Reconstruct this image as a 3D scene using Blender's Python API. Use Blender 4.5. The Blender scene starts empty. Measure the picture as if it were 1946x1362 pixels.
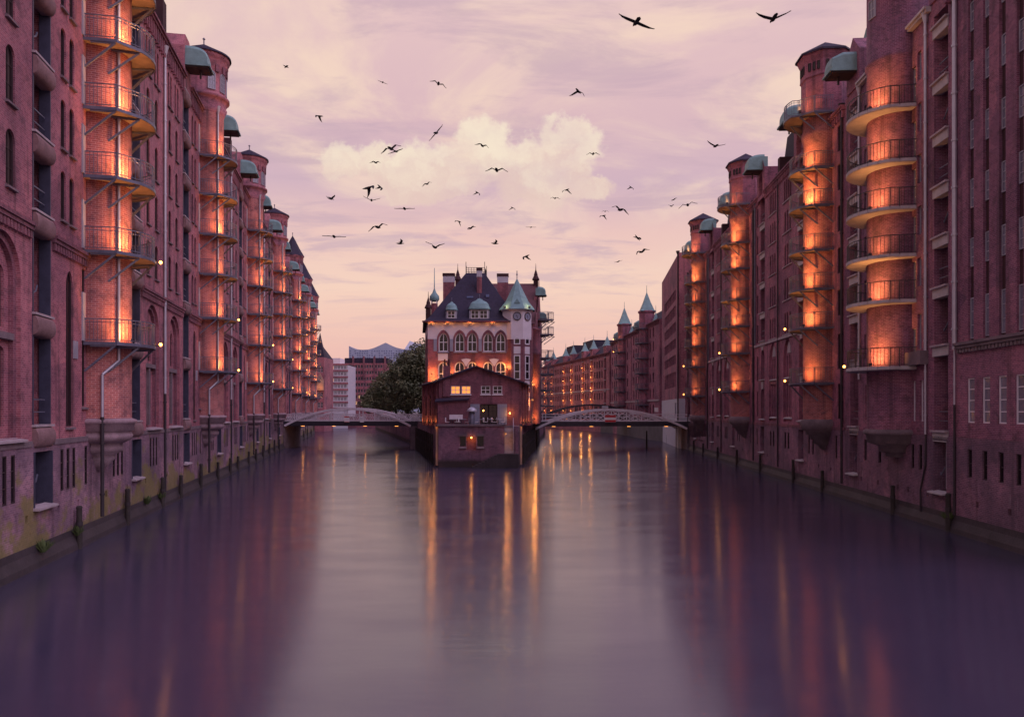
import bpy, math, random
from mathutils import Vector, Matrix
from mathutils.geometry import tessellate_polygon
random.seed(7)
PI = math.pi; R = math.radians
SC = bpy.context.scene
COL = SC.collection
# ---------------------------------------------------------------- camera
F, H, CX, HY = 1513.0, 6.2, 973.0, 780.0          # focal length in photo pixels, eye height over water, principal column, horizon row
def P(px, py, Y):                                   # a photo pixel at distance Y -> point
    return Vector(((px-CX)/F*Y, Y, H+(HY-py)/F*Y))
cd = bpy.data.cameras.new('camera'); cam = bpy.data.objects.new('camera', cd); COL.objects.link(cam)
cam.location = (0, 0, H); cam.rotation_euler = (R(90), 0, 0)
cd.sensor_width = 36; cd.lens = 36*F/1946; cd.shift_y = 99/1946; cd.clip_end = 6000; cd.clip_start = .2
SC.camera = cam
# ---------------------------------------------------------------- look
SC.view_settings.view_transform = 'Standard'; SC.view_settings.look = 'None'
SC.view_settings.exposure = 0.2; SC.view_settings.gamma = 1
SC.render.engine = 'CYCLES'
SC.cycles.use_denoising = True
SC.cycles.max_bounces = 5; SC.cycles.diffuse_bounces = 3; SC.cycles.glossy_bounces = 3
SC.cycles.sample_clamp_indirect = 4.0
SC.cycles.use_light_tree = True
SC.cycles.use_adaptive_sampling = True; SC.cycles.adaptive_threshold = .02
# ---------------------------------------------------------------- sky
W = bpy.data.worlds.new('World'); SC.world = W; W.use_nodes = True
nt = W.node_tree; nt.nodes.clear()
class NT:
    def __init__(s, nt): s.nt = nt
    def n(s, t, **kw):
        o = s.nt.nodes.new(t)
        for k, v in kw.items(): setattr(o, k, v)
        return o
    def put(s, sock, v):
        if isinstance(v, bpy.types.NodeSocket): s.nt.links.new(v, sock)
        elif v is not None:
            if hasattr(sock.default_value, '__len__') and not hasattr(v, '__len__'): v = (v,)*len(sock.default_value)
            if hasattr(sock.default_value, '__len__') and len(sock.default_value) == 4 and len(v) == 3: v = (*v, 1)
            sock.default_value = v
    def m(s, op, a, b=None, c=None, clamp=False):
        o = s.n('ShaderNodeMath', operation=op, use_clamp=clamp)
        s.put(o.inputs[0], a)
        if b is not None: s.put(o.inputs[1], b)
        if c is not None: s.put(o.inputs[2], c)
        return o.outputs[0]
    def vm(s, op, a, b=None):
        o = s.n('ShaderNodeVectorMath', operation=op); s.put(o.inputs[0], a)
        if b is not None: s.put(o.inputs[1], b)
        return o.outputs['Value'] if op in ('DOT_PRODUCT', 'LENGTH') else o.outputs[0]
    def xyz(s, v):
        o = s.n('ShaderNodeSeparateXYZ'); s.put(o.inputs[0], v); return o.outputs
    def comb(s, x, y, z):
        o = s.n('ShaderNodeCombineXYZ')
        for i, v in enumerate((x, y, z)): s.put(o.inputs[i], v)
        return o.outputs[0]
    def noise(s, v, scale, detail=4, rough=.5, dist=0, out=0):
        o = s.n('ShaderNodeTexNoise'); s.put(o.inputs['Vector'], v); o.inputs['Scale'].default_value = scale
        o.inputs['Detail'].default_value = detail; o.inputs['Roughness'].default_value = rough; o.inputs['Distortion'].default_value = dist
        return o.outputs[out]
    def ramp(s, f, stops, interp='LINEAR'):
        o = s.n('ShaderNodeValToRGB'); s.put(o.inputs[0], f); cr = o.color_ramp; cr.interpolation = interp
        while len(cr.elements) < len(stops): cr.elements.new(.5)
        for e, (p, c) in zip(cr.elements, stops):
            e.position = p; e.color = (*(c if hasattr(c, '__len__') else (c,)*3), 1)
        return o.outputs[0]
    def step(s, f, a, b):
        o = s.n('ShaderNodeMapRange', interpolation_type='SMOOTHSTEP'); s.put(o.inputs[0], f)
        o.inputs[1].default_value = a; o.inputs[2].default_value = b; return o.outputs[0]
    def mix(s, f, a, b, bt='MIX'):
        o = s.n('ShaderNodeMix', data_type='RGBA', blend_type=bt); s.put(o.inputs[0], f); s.put(o.inputs[6], a); s.put(o.inputs[7], b)
        return o.outputs[2]
def lin(r, g, b):
    f = lambda c: (c/255/12.92) if c <= 10 else ((c/255+.055)/1.055)**2.4
    return (f(r), f(g), f(b))
N = NT(nt)
SUN_EL, SUN_AZ = R(45), R(118)
tc = N.n('ShaderNodeTexCoord'); D = N.vm('NORMALIZE', tc.outputs['Generated'])
dx, dy, dz = N.xyz(D)
el = N.m('MAXIMUM', dz, 0.0)
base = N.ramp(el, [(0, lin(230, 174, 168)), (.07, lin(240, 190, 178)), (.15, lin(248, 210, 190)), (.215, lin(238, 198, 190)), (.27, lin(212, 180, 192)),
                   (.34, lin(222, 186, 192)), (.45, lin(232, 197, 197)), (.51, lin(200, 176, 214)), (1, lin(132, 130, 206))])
pz = N.m('DIVIDE', 1.0, N.m('ADD', el, .12))
pl = N.comb(N.m('MULTIPLY', dx, pz), N.m('MULTIPLY', dy, pz), 0.0)
n1 = N.noise(pl, 1.7, 8, .6, .6)
n2 = N.noise(N.vm('MULTIPLY', pl, (.7, 1.5, 1)), 3.0, 8, .62, .5)
streak = N.m('MULTIPLY', N.step(n1, .42, .66), N.step(el, .1, .3))
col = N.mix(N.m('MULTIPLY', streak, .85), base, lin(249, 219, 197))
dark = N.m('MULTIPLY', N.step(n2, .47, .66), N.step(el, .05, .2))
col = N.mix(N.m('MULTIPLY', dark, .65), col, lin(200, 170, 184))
# a cream cumulus bank low over the canal
q0 = N.comb(N.m('DIVIDE', dx, N.m('MAXIMUM', dy, .05)), N.m('DIVIDE', dz, N.m('MAXIMUM', dy, .05)), 0.0)
def warp(v, sc, amt, det):
    return N.vm('ADD', v, N.vm('MULTIPLY', N.vm('SUBTRACT', N.noise(q0, sc, det, .62, 0, 1), (.5, .5, .5)), (amt, amt, 0)))
q = warp(warp(warp(q0, 9, .06, 3), 28, .05, 5), 80, .02, 4)
az, ev, _z = N.xyz(q)
def puff(px, py, rx, ry):
    a = N.m('DIVIDE', N.m('SUBTRACT', az, (px-CX)/F), rx/F); e = N.m('DIVIDE', N.m('SUBTRACT', ev, (HY-py)/F), ry/F)
    return N.m('SUBTRACT', 1.0, N.m('ADD', N.m('MULTIPLY', a, a), N.m('MULTIPLY', e, e)))
pf = None
for a in ((645, 300, 52, 44), (722, 300, 48, 44), (850, 320, 130, 66), (915, 255, 60, 52), (1010, 345, 105, 52), (1085, 268, 70, 42), (1110, 355, 75, 28), (810, 360, 120, 28), (965, 300, 90, 52), (1050, 315, 80, 46), (775, 318, 80, 46)):
    v = puff(*a); pf = v if pf is None else N.m('MAXIMUM', pf, v)
front = N.step(dy, .3, .5)
cm = N.m('MULTIPLY', N.step(pf, -.12, .6), front)
thin = N.step(N.noise(q0, 11, 6, .6), .34, .62)
cm = N.m('MULTIPLY', cm, N.m('ADD', .62, N.m('MULTIPLY', thin, .38)))
shade = N.step(N.m('ADD', N.m('MULTIPLY', N.noise(q, 20, 6, .65), .22), N.m('SUBTRACT', ev, .05)), (HY-385)/F+.05, (HY-225)/F+.06)
ccol = N.mix(shade, lin(232, 202, 190), lin(250, 233, 208))
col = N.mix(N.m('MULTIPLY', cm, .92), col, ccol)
sky = N.n('ShaderNodeTexSky', sky_type='NISHITA', sun_disc=False); sky.sun_elevation = SUN_EL; sky.sun_rotation = SUN_AZ
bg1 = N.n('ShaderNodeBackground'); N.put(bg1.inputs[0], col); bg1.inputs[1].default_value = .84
bg2 = N.n('ShaderNodeBackground'); N.put(bg2.inputs[0], sky.outputs[0]); bg2.inputs[1].default_value = .004
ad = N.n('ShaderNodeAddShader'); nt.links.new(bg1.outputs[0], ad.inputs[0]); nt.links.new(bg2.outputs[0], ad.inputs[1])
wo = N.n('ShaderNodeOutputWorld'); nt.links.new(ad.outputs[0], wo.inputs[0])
# ---------------------------------------------------------------- soft dusk light from high behind the right bank
sl = bpy.data.lights.new('sun', 'SUN'); so = bpy.data.objects.new('sun', sl); COL.objects.link(so)
sl.energy = 1.45; sl.angle = R(60); sl.color = (.86, .70, 1)
so.rotation_euler = (R(45), 0, R(62)); so.location = (20, -20, 60)
# ================================================================ helpers
MAT = {}
def tag(o, label=None, cat=None, group=None, kind=None):
    if label: o['label'] = label
    if cat: o['category'] = cat
    if group: o['group'] = group
    if kind: o['kind'] = kind
    return o
def empty(name, loc=(0, 0, 0), rz=0):
    o = bpy.data.objects.new(name, None); COL.objects.link(o); o.location = loc; o.rotation_euler = (0, 0, rz); o.empty_display_size = .3
    return o
def inst(name, me, parent=None, loc=(0, 0, 0), rz=0):
    o = bpy.data.objects.new(name, me); COL.objects.link(o); o.location = loc; o.rotation_euler = (0, 0, rz); o.parent = parent
    return o
KIDS = {}
def copy_tree(o, parent=None):
    c = o.copy(); COL.objects.link(c); c.parent = parent
    for ch in KIDMAP.get(o.name, ()): copy_tree(ch, c)
    return c
class MB:
    def __init__(s): s.v = []; s.f = []; s.uv = []; s.sm = []
    def add(s, vs, fs, uvs=None, smooth=False):
        b = len(s.v); s.v += [tuple(p) for p in vs]
        for i, f in enumerate(fs):
            s.f.append(tuple(b+k for k in f)); s.uv.append(uvs[i] if uvs else None); s.sm.append(smooth)
        return s
    def box(s, x0, x1, y0, y1, z0, z1):
        vs = [(x, y, z) for z in (z0, z1) for y in (y0, y1) for x in (x0, x1)]
        return s.add(vs, [(0, 2, 3, 1), (4, 5, 7, 6), (0, 1, 5, 4), (2, 6, 7, 3), (0, 4, 6, 2), (1, 3, 7, 5)])
    def bar(s, p, q, w, h=None, up=(0, 0, 1)):
        p, q = Vector(p), Vector(q); d = (q-p); 
        if d.length < 1e-6: return s
        d.normalize(); h = h or w; u = Vector(up)
        if abs(d.dot(u)) > .98: u = Vector((1, 0, 0))
        a = d.cross(u).normalized()*w/2; b = a.cross(d).normalized()*h/2
        vs = [p-a-b, p+a-b, p+a+b, p-a+b, q-a-b, q+a-b, q+a+b, q-a+b]
        return s.add(vs, [(3, 2, 1, 0), (4, 5, 6, 7), (0, 1, 5, 4), (1, 2, 6, 5), (2, 3, 7, 6), (3, 0, 4, 7)])
    def path(s, pts, w, h=None, closed=False):
        for a, b in zip(pts, pts[1:]+([pts[0]] if closed else [])): s.bar(a, b, w, h)
        return s
    def tube(s, p, q, r0, r1=None, n=8, smooth=True):
        p, q = Vector(p), Vector(q); r1 = r0 if r1 is None else r1; d = (q-p).normalized()
        u = Vector((0, 0, 1)) if abs(d.z) < .9 else Vector((1, 0, 0)); a = d.cross(u).normalized(); b = d.cross(a)
        vs = [p+(a*math.cos(t)+b*math.sin(t))*r0 for t in [2*PI*k/n for k in range(n)]]+[q+(a*math.cos(t)+b*math.sin(t))*r1 for t in [2*PI*k/n for k in range(n)]]
        s.add(vs, [(k, k+n, (k+1) % n+n, (k+1) % n) for k in range(n)], None, smooth)
        s.add(vs, [tuple(range(n)), tuple(range(2*n-1, n-1, -1))]); return s
    def lathe(s, prof, n=24, c=(0, 0), a0=0, a1=2*PI, smooth=True, off=0):
        full = abs(a1-a0-2*PI) < 1e-6; m = n if full else n+1
        vs = []; rm = max(r for r, z in prof)
        for r, z in prof:
            for k in range(m):
                t = a0+off+(a1-a0)*k/n; vs.append((c[0]+r*math.cos(t), c[1]+r*math.sin(t), z))
        fs = []; uv = []; acc = 0
        for i in range(len(prof)-1):
            v0 = prof[i][1]; v1 = prof[i+1][1]
            if abs(v1-v0) < 1e-4: v1 = v0+abs(prof[i+1][0]-prof[i][0])
            for k in range(n):
                k2 = (k+1) % m
                fs.append((i*m+k, i*m+k2, (i+1)*m+k2, (i+1)*m+k))
                u0, u1 = [(a0+(a1-a0)*j/n)*rm for j in (k, k+1)]
                uv.append([(u0, v0), (u1, v0), (u1, v1), (u0, v1)])
        return s.add(vs, fs, uv, smooth)
    def prism(s, poly, y0, y1):                      # poly in x,z extruded along y (y0 = front)
        n = len(poly); tri = tessellate_polygon([[Vector((x, z, 0)) for x, z in poly]])
        vs = [(x, y0, z) for x, z in poly]+[(x, y1, z) for x, z in poly]
        fs = [t for t in tri]+[(a+n, c+n, b+n) for a, b, c in tri]+[(k, (k+1) % n, (k+1) % n+n, k+n) for k in range(n)]
        return s.add(vs, fs)
    def slab(s, poly, z0, z1):                       # poly in x,y extruded along z
        n = len(poly); tri = tessellate_polygon([[Vector((x, y, 0)) for x, y in poly]])
        vs = [(x, y, z0) for x, y in poly]+[(x, y, z1) for x, y in poly]
        fs = [t for t in tri]+[(a+n, c+n, b+n) for a, b, c in tri]+[(k, (k+1) % n, (k+1) % n+n, k+n) for k in range(n)]
        return s.add(vs, fs)
    def facade(s, outer, holes, y=0.0):              # a sheet at y with openings; holes: (poly, depth)
        loops = [outer]+[h for h, d in holes]; pts = [p for l in loops for p in l]
        tri = tessellate_polygon([[Vector((x, z, 0)) for x, z in l] for l in loops])
        s.add([(x, y, z) for x, z in pts], tri)
        for h, d in holes:
            n = len(h)
            s.add([(x, y, z) for x, z in h]+[(x, y+d, z) for x, z in h], [(k, k+n, (k+1) % n+n, (k+1) % n) for k in range(n)])
        return s
    def mesh(s, name, mat):
        me = bpy.data.meshes.new(name); me.from_pydata(s.v, [], s.f); me.validate(clean_customdata=False)
        if len(me.polygons) == len(s.f):
            uvl = me.uv_layers.new(name='UVMap'); data = [0.0]*(2*len(me.loops))
            for p, uv in zip(me.polygons, s.uv):
                n = p.normal
                for j, li in enumerate(p.loop_indices):
                    if uv: u, v = uv[j]
                    else:
                        x, y, z = me.vertices[me.loops[li].vertex_index].co
                        if abs(n.z) > .75: u, v = x, y
                        elif abs(n.y) >= abs(n.x): u, v = x, z
                        else: u, v = y, z
                    data[2*li] = u; data[2*li+1] = v
            uvl.data.foreach_set('uv', data)
            me.polygons.foreach_set('use_smooth', s.sm)
        me.materials.append(MAT[mat]); me.update(); return me
    def build(s, name, mat, parent=None, loc=(0, 0, 0), rz=0): return inst(name, s.mesh(name, mat), parent, loc, rz)
def rect(x0, x1, z0, z1): return [(x0, z0), (x1, z0), (x1, z1), (x0, z1)]
def arch(xc, w, z0, h, kind='round', n=8):
    x0, x1 = xc-w/2, xc+w/2; r = w/2
    if kind == 'rect': return rect(x0, x1, z0, z0+h)
    if kind == 'round': zs = z0+h-r; top = [(xc+r*math.cos(t), zs+r*math.sin(t)) for t in [PI*k/n for k in range(n+1)]]
    elif kind == 'seg':
        rise = w*.18; zs = z0+h-rise; rr = (r*r+rise*rise)/(2*rise); a = math.asin(r/rr)
        top = [(xc+rr*math.sin(a-2*a*k/n), z0+h-rr+rr*math.cos(a-2*a*k/n)) for k in range(n+1)]
    else:                                            # pointed
        rise = w*.8; zs = z0+h-rise; top = []
        for k in range(n//2+1):
            t = k/(n//2); top.append((x1-r*(1-math.cos(t*PI/2*.85))/(1-math.cos(PI/2*.85)), zs+rise*math.sin(t*PI/2*.85)/math.sin(PI/2*.85)))
        top += [(2*xc-x, z) for x, z in reversed(top[:-1])]
    return [(x0, z0), (x1, z0)]+[p for p in top]
def inset(poly, t):
    xs = [p[0] for p in poly]; zs = [p[1] for p in poly]; cx = (min(xs)+max(xs))/2; cz = (min(zs)+max(zs))/2
    fx = 1-2*t/(max(xs)-min(xs)); fz = 1-2*t/(max(zs)-min(zs))
    return [(cx+(x-cx)*fx, cz+(z-cz)*fz) for x, z in poly]
def ring(mb, poly, t, y0, y1):
    q = inset(poly, t); n = len(poly)
    for k in range(n):
        a, b = poly[k], poly[(k+1) % n]; c, d = q[(k+1) % n], q[k]
        mb.add([(a[0], y0, a[1]), (b[0], y0, b[1]), (c[0], y0, c[1]), (d[0], y0, d[1]), (d[0], y1, d[1]), (c[0], y1, c[1]), (b[0], y1, b[1]), (a[0], y1, a[1])],
               [(0, 1, 2, 3), (3, 2, 5, 4), (0, 7, 6, 1)])
WC = {}
def window(parent, xc, z0, w, h, kind='round', y=.2, frame='frame_dark', pane='glass', nv=1, nh=2, t=.06, name='window', rz=0, loc=None):
    key = (round(w, 3), round(h, 3), kind, frame, pane, nv, nh, t)
    if key not in WC:
        pl_ = arch(0, w, 0, h, kind); m = MB(); ring(m, pl_, t, -.05, .03)
        for k in range(nv): x = -w/2+w*(k+1)/(nv+1); m.box(x-t*.4, x+t*.4, -.035, .02, t*.6, h-t*.6-(0 if kind == 'rect' else w*.02))
        for k in range(nh): z = h*(k+1)/(nh+1); m.box(-w/2+t*.5, w/2-t*.5, -.03, .015, z-t*.35, z+t*.35)
        g = MB(); g.prism(inset(pl_, t*.5), -.004, .014)
        WC[key] = (m.mesh('window_frame', frame), g.mesh('window_pane', pane))
    a, b = WC[key]
    o = inst(name, a, parent, loc or (xc, y, z0), rz); inst('pane', b, o)
    return o
# ================================================================ materials
def new_mat(name):
    m = bpy.data.materials.new(name); m.use_nodes = True; t = m.node_tree; b = t.nodes['Principled BSDF']; MAT[name] = m
    return NT(t), b
def plain(name, c, rough=.6, metal=0, var=.25, sc=1.5, bump=.0, spec=.4):
    n, b = new_mat(name); g = n.n('ShaderNodeNewGeometry').outputs['Position']
    f = n.noise(g, sc, 5, .6); f2 = n.noise(g, sc*9, 3, .6)
    k = n.m('ADD', n.m('MULTIPLY', f, .7), n.m('MULTIPLY', f2, .3))
    lo = [x*(1-var) for x in c]; hi = [min(1, x*(1+var)) for x in c]
    n.put(b.inputs['Base Color'], n.ramp(k, [(.3, lo), (.7, hi)]))
    b.inputs['Roughness'].default_value = rough; b.inputs['Metallic'].default_value = metal; b.inputs['Specular IOR Level'].default_value = spec
    if bump:
        bp = n.n('ShaderNodeBump'); bp.inputs['Strength'].default_value = bump; bp.inputs['Distance'].default_value = .03; n.put(bp.inputs['Height'], f2); n.put(b.inputs['Normal'], bp.outputs[0])
    return b
def emit(name, c, s):
    n, b = new_mat(name); b.inputs['Base Color'].default_value = (*c, 1); b.inputs['Emission Color'].default_value = (*c, 1); b.inputs['Emission Strength'].default_value = s
def brick(name, c1, c2, mortar, plinth=None, bw=.26, bh=.085, bump=.5):
    n, b = new_mat(name); uv = n.n('ShaderNodeUVMap').outputs[0]; g = n.n('ShaderNodeNewGeometry').outputs['Position']; gz = n.xyz(g)[2]
    br = n.n('ShaderNodeTexBrick'); n.put(br.inputs['Vector'], uv); br.inputs['Scale'].default_value = 1
    br.inputs['Brick Width'].default_value = bw; br.inputs['Row Height'].default_value = bh; br.inputs['Mortar Size'].default_value = .007; br.inputs['Mortar Smooth'].default_value = .3
    br.inputs['Bias'].default_value = -.1
    n.put(br.inputs['Color1'], c1); n.put(br.inputs['Color2'], c2); n.put(br.inputs['Mortar'], mortar)
    L = n.noise(g, .22, 5, .6); M = n.noise(g, 1.6, 5, .65); S = n.noise(g, 14, 3, .6)
    col = n.mix(1.0, br.outputs[0], n.ramp(L, [(.3, (.62, .62, .70)), (.7, (1.32, 1.25, 1.2))]), 'MULTIPLY')
    col = n.mix(n.m('MULTIPLY', n.step(M, .48, .7), .6), col, (.07, .038, .05))
    col = n.mix(n.m('MULTIPLY', n.step(S, .52, .75), .42), col, (.46, .25, .25))
    # rain streaks: long thin vertical stains
    sv = n.vm('MULTIPLY', g, (1.6, 1.6, .1)); st = n.noise(sv, 1.0, 4, .6)
    col = n.mix(n.m('MULTIPLY', n.step(st, .5, .7), .55), col, (.06, .035, .045))
    pv = n.n('ShaderNodeTexVoronoi'); n.put(pv.inputs['Vector'], n.vm('MULTIPLY', uv, (.35, .5, 1))); pv.inputs['Scale'].default_value = 1
    pk = n.xyz(pv.outputs['Color'])[0]
    col = n.mix(n.m('MULTIPLY', n.m('GREATER_THAN', pk, .72), .3), col, n.mix(1.0, col, (1.35, 1.2, 1.1), 'MULTIPLY'))
    col = n.mix(n.m('MULTIPLY', n.m('LESS_THAN', pk, .2), .4), col, n.mix(1.0, col, (.6, .62, .7), 'MULTIPLY'))
    rough = .82
    if plinth:
        wv = n.vm('MULTIPLY', g, (5, 5, .55)); ws = n.noise(wv, 1.0, 5, .7)
        band = n.m('MULTIPLY', n.step(gz, .9, 1.3), n.m('SUBTRACT', 1.0, n.step(gz, 1.7, 3.0)))
        patch = n.step(n.noise(g, .5, 3, .5), .5, .62)
        wm = n.m('MULTIPLY', n.m('MULTIPLY', n.step(ws, .58, .68), band), patch)
        col = n.mix(n.m('MULTIPLY', wm, .75), col, (.55, .47, .5))
        dk = n.step(n.noise(g, .35, 4, .55), .42, .62)
        col = n.mix(n.m('MULTIPLY', dk, .5), col, (.085, .06, .085))
        if plinth == 'moss':
            mm = n.noise(n.vm('MULTIPLY', g, (.38, .38, .55)), 1.0, 5, .62); mb = n.m('SUBTRACT', 1.0, n.step(gz, .9, 3.3))
            mk = n.step(n.m('ADD', mm, n.m('MULTIPLY', mb, .16)), .55, .66)
            fine = n.noise(g, 9, 3, .6)
            col = n.mix(n.m('MULTIPLY', mk, .7), col, n.mix(fine, (.08, .08, .02), (.30, .25, .05)))
        tn = n.m('ADD', gz, n.m('MULTIPLY', n.noise(g, 1.2, 4, .6), .5))
        tide = n.m('SUBTRACT', 1.0, n.step(tn, .75, 1.25))
        col = n.mix(n.m('MULTIPLY', tide, .85), col, (.03, .026, .02))
    n.put(b.inputs['Base Color'], col); b.inputs['Roughness'].default_value = rough; b.inputs['Specular IOR Level'].default_value = .3
    hh = n.m('ADD', n.m('MULTIPLY', br.outputs['Fac'], -1.0), n.m('ADD', n.m('MULTIPLY', S, .6), n.m('MULTIPLY', n.noise(g, 3.2, 3, .5), .8)))
    bp = n.n('ShaderNodeBump'); bp.inputs['Strength'].default_value = bump; bp.inputs['Distance'].default_value = .02; n.put(bp.inputs['Height'], hh); n.put(b.inputs['Normal'], bp.outputs[0])
brick('brick_red', (.36, .122, .15), (.23, .068, .098), (.44, .28, .31))
brick('brick_shaft', (.40, .13, .115), (.27, .08, .085), (.60, .42, .40), bw=.3, bh=.1)
brick('brick_right', (.31, .105, .155), (.20, .062, .105), (.39, .25, .32))
brick('brick_plain', (.25, .092, .145), (.14, .05, .09), (.36, .24, .32))
brick('brick_moss', (.29, .165, .215), (.17, .095, .14), (.38, .28, .33), 'moss')
brick('brick_quay', (.23, .105, .155), (.13, .06, .10), (.36, .26, .33), 'dry')
brick('brick_house', (.26, .085, .105), (.165, .05, .072), (.33, .2, .23))
brick('brick_trim', (.22, .078, .105), (.15, .05, .075), (.28, .17, .2))
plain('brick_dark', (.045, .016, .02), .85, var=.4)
plain('stone', (.34, .28, .30), .8, var=.3, sc=2, bump=.3)
plain('stone_dark', (.15, .11, .125), .85, var=.4, sc=1.2, bump=.3)
plain('concrete', (.40, .36, .37), .8, var=.25, sc=1.5, bump=.2)
plain('stone_sill', (.19, .11, .115), .85, var=.45, sc=1.5, bump=.6)
plain('stone_corbel', (.26, .18, .205), .85, var=.4, sc=1.6, bump=.5)
plain('footing', (.04, .03, .035), .7, var=.5, sc=.8, bump=.4)
plain('plaster', (.62, .56, .60), .75, var=.1, sc=1.2)
plain('plaster_grey', (.42, .40, .46), .75, var=.12, sc=1.0)
plain('slate', (.03, .024, .045), .7, var=.35, sc=3, bump=.5, spec=.2)
plain('roof_red', (.09, .03, .036), .7, var=.3, sc=3, bump=.4)
plain('copper', (.15, .26, .27), .6, var=.3, sc=1.6, bump=.1)
plain('steel', (.13, .13, .18), .45, metal=.3, var=.3, sc=3)
plain('steel_dark', (.045, .04, .055), .5, metal=.3, var=.3, sc=3)
plain('lining', (.05, .05, .085), .5, metal=.2, var=.3, sc=3)
plain('board', (.22, .15, .12), .8, var=.35, sc=2)
plain('zinc', (.42, .41, .47), .45, metal=.4, var=.15, sc=2)
plain('iron', (.03, .022, .028), .6, var=.3)
plain('bridge_paint', (.66, .60, .66), .5, var=.2, sc=2)
plain('timber', (.035, .028, .026), .85, var=.5, sc=3, bump=.5)
plain('door_wood', (.03, .014, .016), .75, var=.35, sc=3)
plain('door_white', (.50, .48, .52), .7, var=.25, sc=3)
plain('shutter', (.25, .26, .34), .6, var=.12)
plain('frame_dark', (.03, .016, .02), .6, var=.2)
plain('frame_grey', (.30, .29, .34), .55, var=.15)
plain('frame_white', (.66, .62, .66), .5, var=.1)
plain('bird_black', (.012, .012, .013), .8, var=.2)
plain('bird_grey', (.06, .06, .06), .8, var=.3)
plain('red_paint', (.5, .03, .04), .5, var=.1)
plain('white_paint', (.75, .72, .74), .5, var=.08)
plain('ground', (.11, .095, .1), .9, var=.3, sc=.4)
plain('road', (.06, .055, .06), .9, var=.3, sc=.6)
plain('bark', (.05, .038, .03), .9, var=.4, bump=.5)
plain('tarp', (.10, .13, .24), .6, var=.2)
b_ = plain('glass', (.014, .009, .014), .12, var=.4, sc=.7, spec=.4)
b_ = plain('glass_pale', (.16, .15, .2), .15, var=.4, sc=.7, spec=.6)
b_ = plain('glass_dark', (.018, .008, .011), .3, var=.5, sc=.5, spec=.22)
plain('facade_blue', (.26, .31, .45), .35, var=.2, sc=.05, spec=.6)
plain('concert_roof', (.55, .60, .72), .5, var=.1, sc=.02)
plain('gold_stone', (.40, .26, .20), .8, var=.2)
emit('lamp_orange', (1, .38, .08), 3)
emit('lamp_spot', (1, .38, .075), 9)
emit('window_lit', (1, .36, .075), .85)
emit('window_warm', (1, .55, .25), .55)
# foliage
n, b = new_mat('leaf'); g = n.n('ShaderNodeNewGeometry').outputs['Position']
n.put(b.inputs['Base Color'], n.ramp(n.noise(g, .45, 4, .6), [(.3, (.05, .062, .034)), (.55, (.11, .12, .055)), (.75, (.22, .17, .08))])); b.inputs['Roughness'].default_value = .7
n, b = new_mat('weed'); b.inputs['Base Color'].default_value = (.07, .1, .03, 1); b.inputs['Roughness'].default_value = .8
# water: long-exposure smooth canal
n, b = new_mat('water'); g = n.n('ShaderNodeNewGeometry').outputs['Position']
gs = n.vm('MULTIPLY', g, (.35, .8, 1)); w1 = n.noise(gs, .5, 4, .55); w2 = n.noise(n.vm('MULTIPLY', g, (.6, 2.4, 1)), 1.0, 4, .6)
b.inputs['Base Color'].default_value = (.044, .037, .068, 1)
b.inputs['Specular Tint'].default_value = (.86, .85, 1, 1); b.inputs['IOR'].default_value = 1.72; b.inputs['Specular IOR Level'].default_value = .62
n.put(b.inputs['Roughness'], n.ramp(w1, [(.35, .15), (.7, .22)])); b.inputs['Anisotropic'].default_value = .7; n.put(b.inputs['Tangent'], n.comb(0.0, 1.0, 0.0))
bp = n.n('ShaderNodeBump'); bp.inputs['Strength'].default_value = .12; bp.inputs['Distance'].default_value = .1
n.put(bp.inputs['Height'], n.m('ADD', n.m('MULTIPLY', w1, .7), n.m('MULTIPLY', w2, .3))); n.put(b.inputs['Normal'], bp.outputs[0])

# ================================================================ frames of the two banks
LA, LB = -13.0, -.1884       # left bank wall: X = LA + LB*Y
RA, RB = 20.1, .0628         # right bank wall
LS = math.hypot(1, LB); RS = math.hypot(1, RB)
def left_loc(Y): return Vector((LA+LB*Y, Y, 0))
def right_loc(Y): return Vector((RA+RB*Y, Y, 0))
LROT = math.atan2(1, LB); RROT = math.atan2(-1, -RB)
GZ = 4.6
# ================================================================ setting
m = MB(); m.add([(-900, -60, 0), (900, -60, 0), (900, 1500, 0), (-900, 1500, 0)], [(0, 1, 2, 3)])
tag(m.build('water', 'water'), kind='structure')
def land(name, poly, z0=-.5, z1=GZ, mat='ground'):
    m = MB(); m.slab(poly, z0, z1); return tag(m.build(name, mat), kind='structure')
lw = lambda Y, o=0: (LA+LB*Y-o, Y)
rw = lambda Y, o=0: (RA+RB*Y+o, Y)
land('ground_left_bank', [lw(10, 2), lw(250, 2), (-500, 255), (-500, 10)])
land('ground_right_bank', [rw(10, 2), (500, 10), (500, 330), (12, 330), (11, 305), (27.9, 218), (29, 170), rw(150, 2)])
land('ground_far_bank', [(-3000, 300), (3000, 345), (3000, 5000), (-3000, 5000)], z1=GZ-.01)
ISL = [(-8.05, 87), (.69, 87), (4.5, 144), (9, 215), (6, 300), (-50, 296), (-46, 268), (-17.9, 144)]
land('ground_island', [(-8.6, 91.3), (.9, 91.3), (4.2, 144), (8.7, 215), (6, 300), (-50, 296), (-45.6, 268), (-17.6, 144)], z1=4.48)

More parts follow.
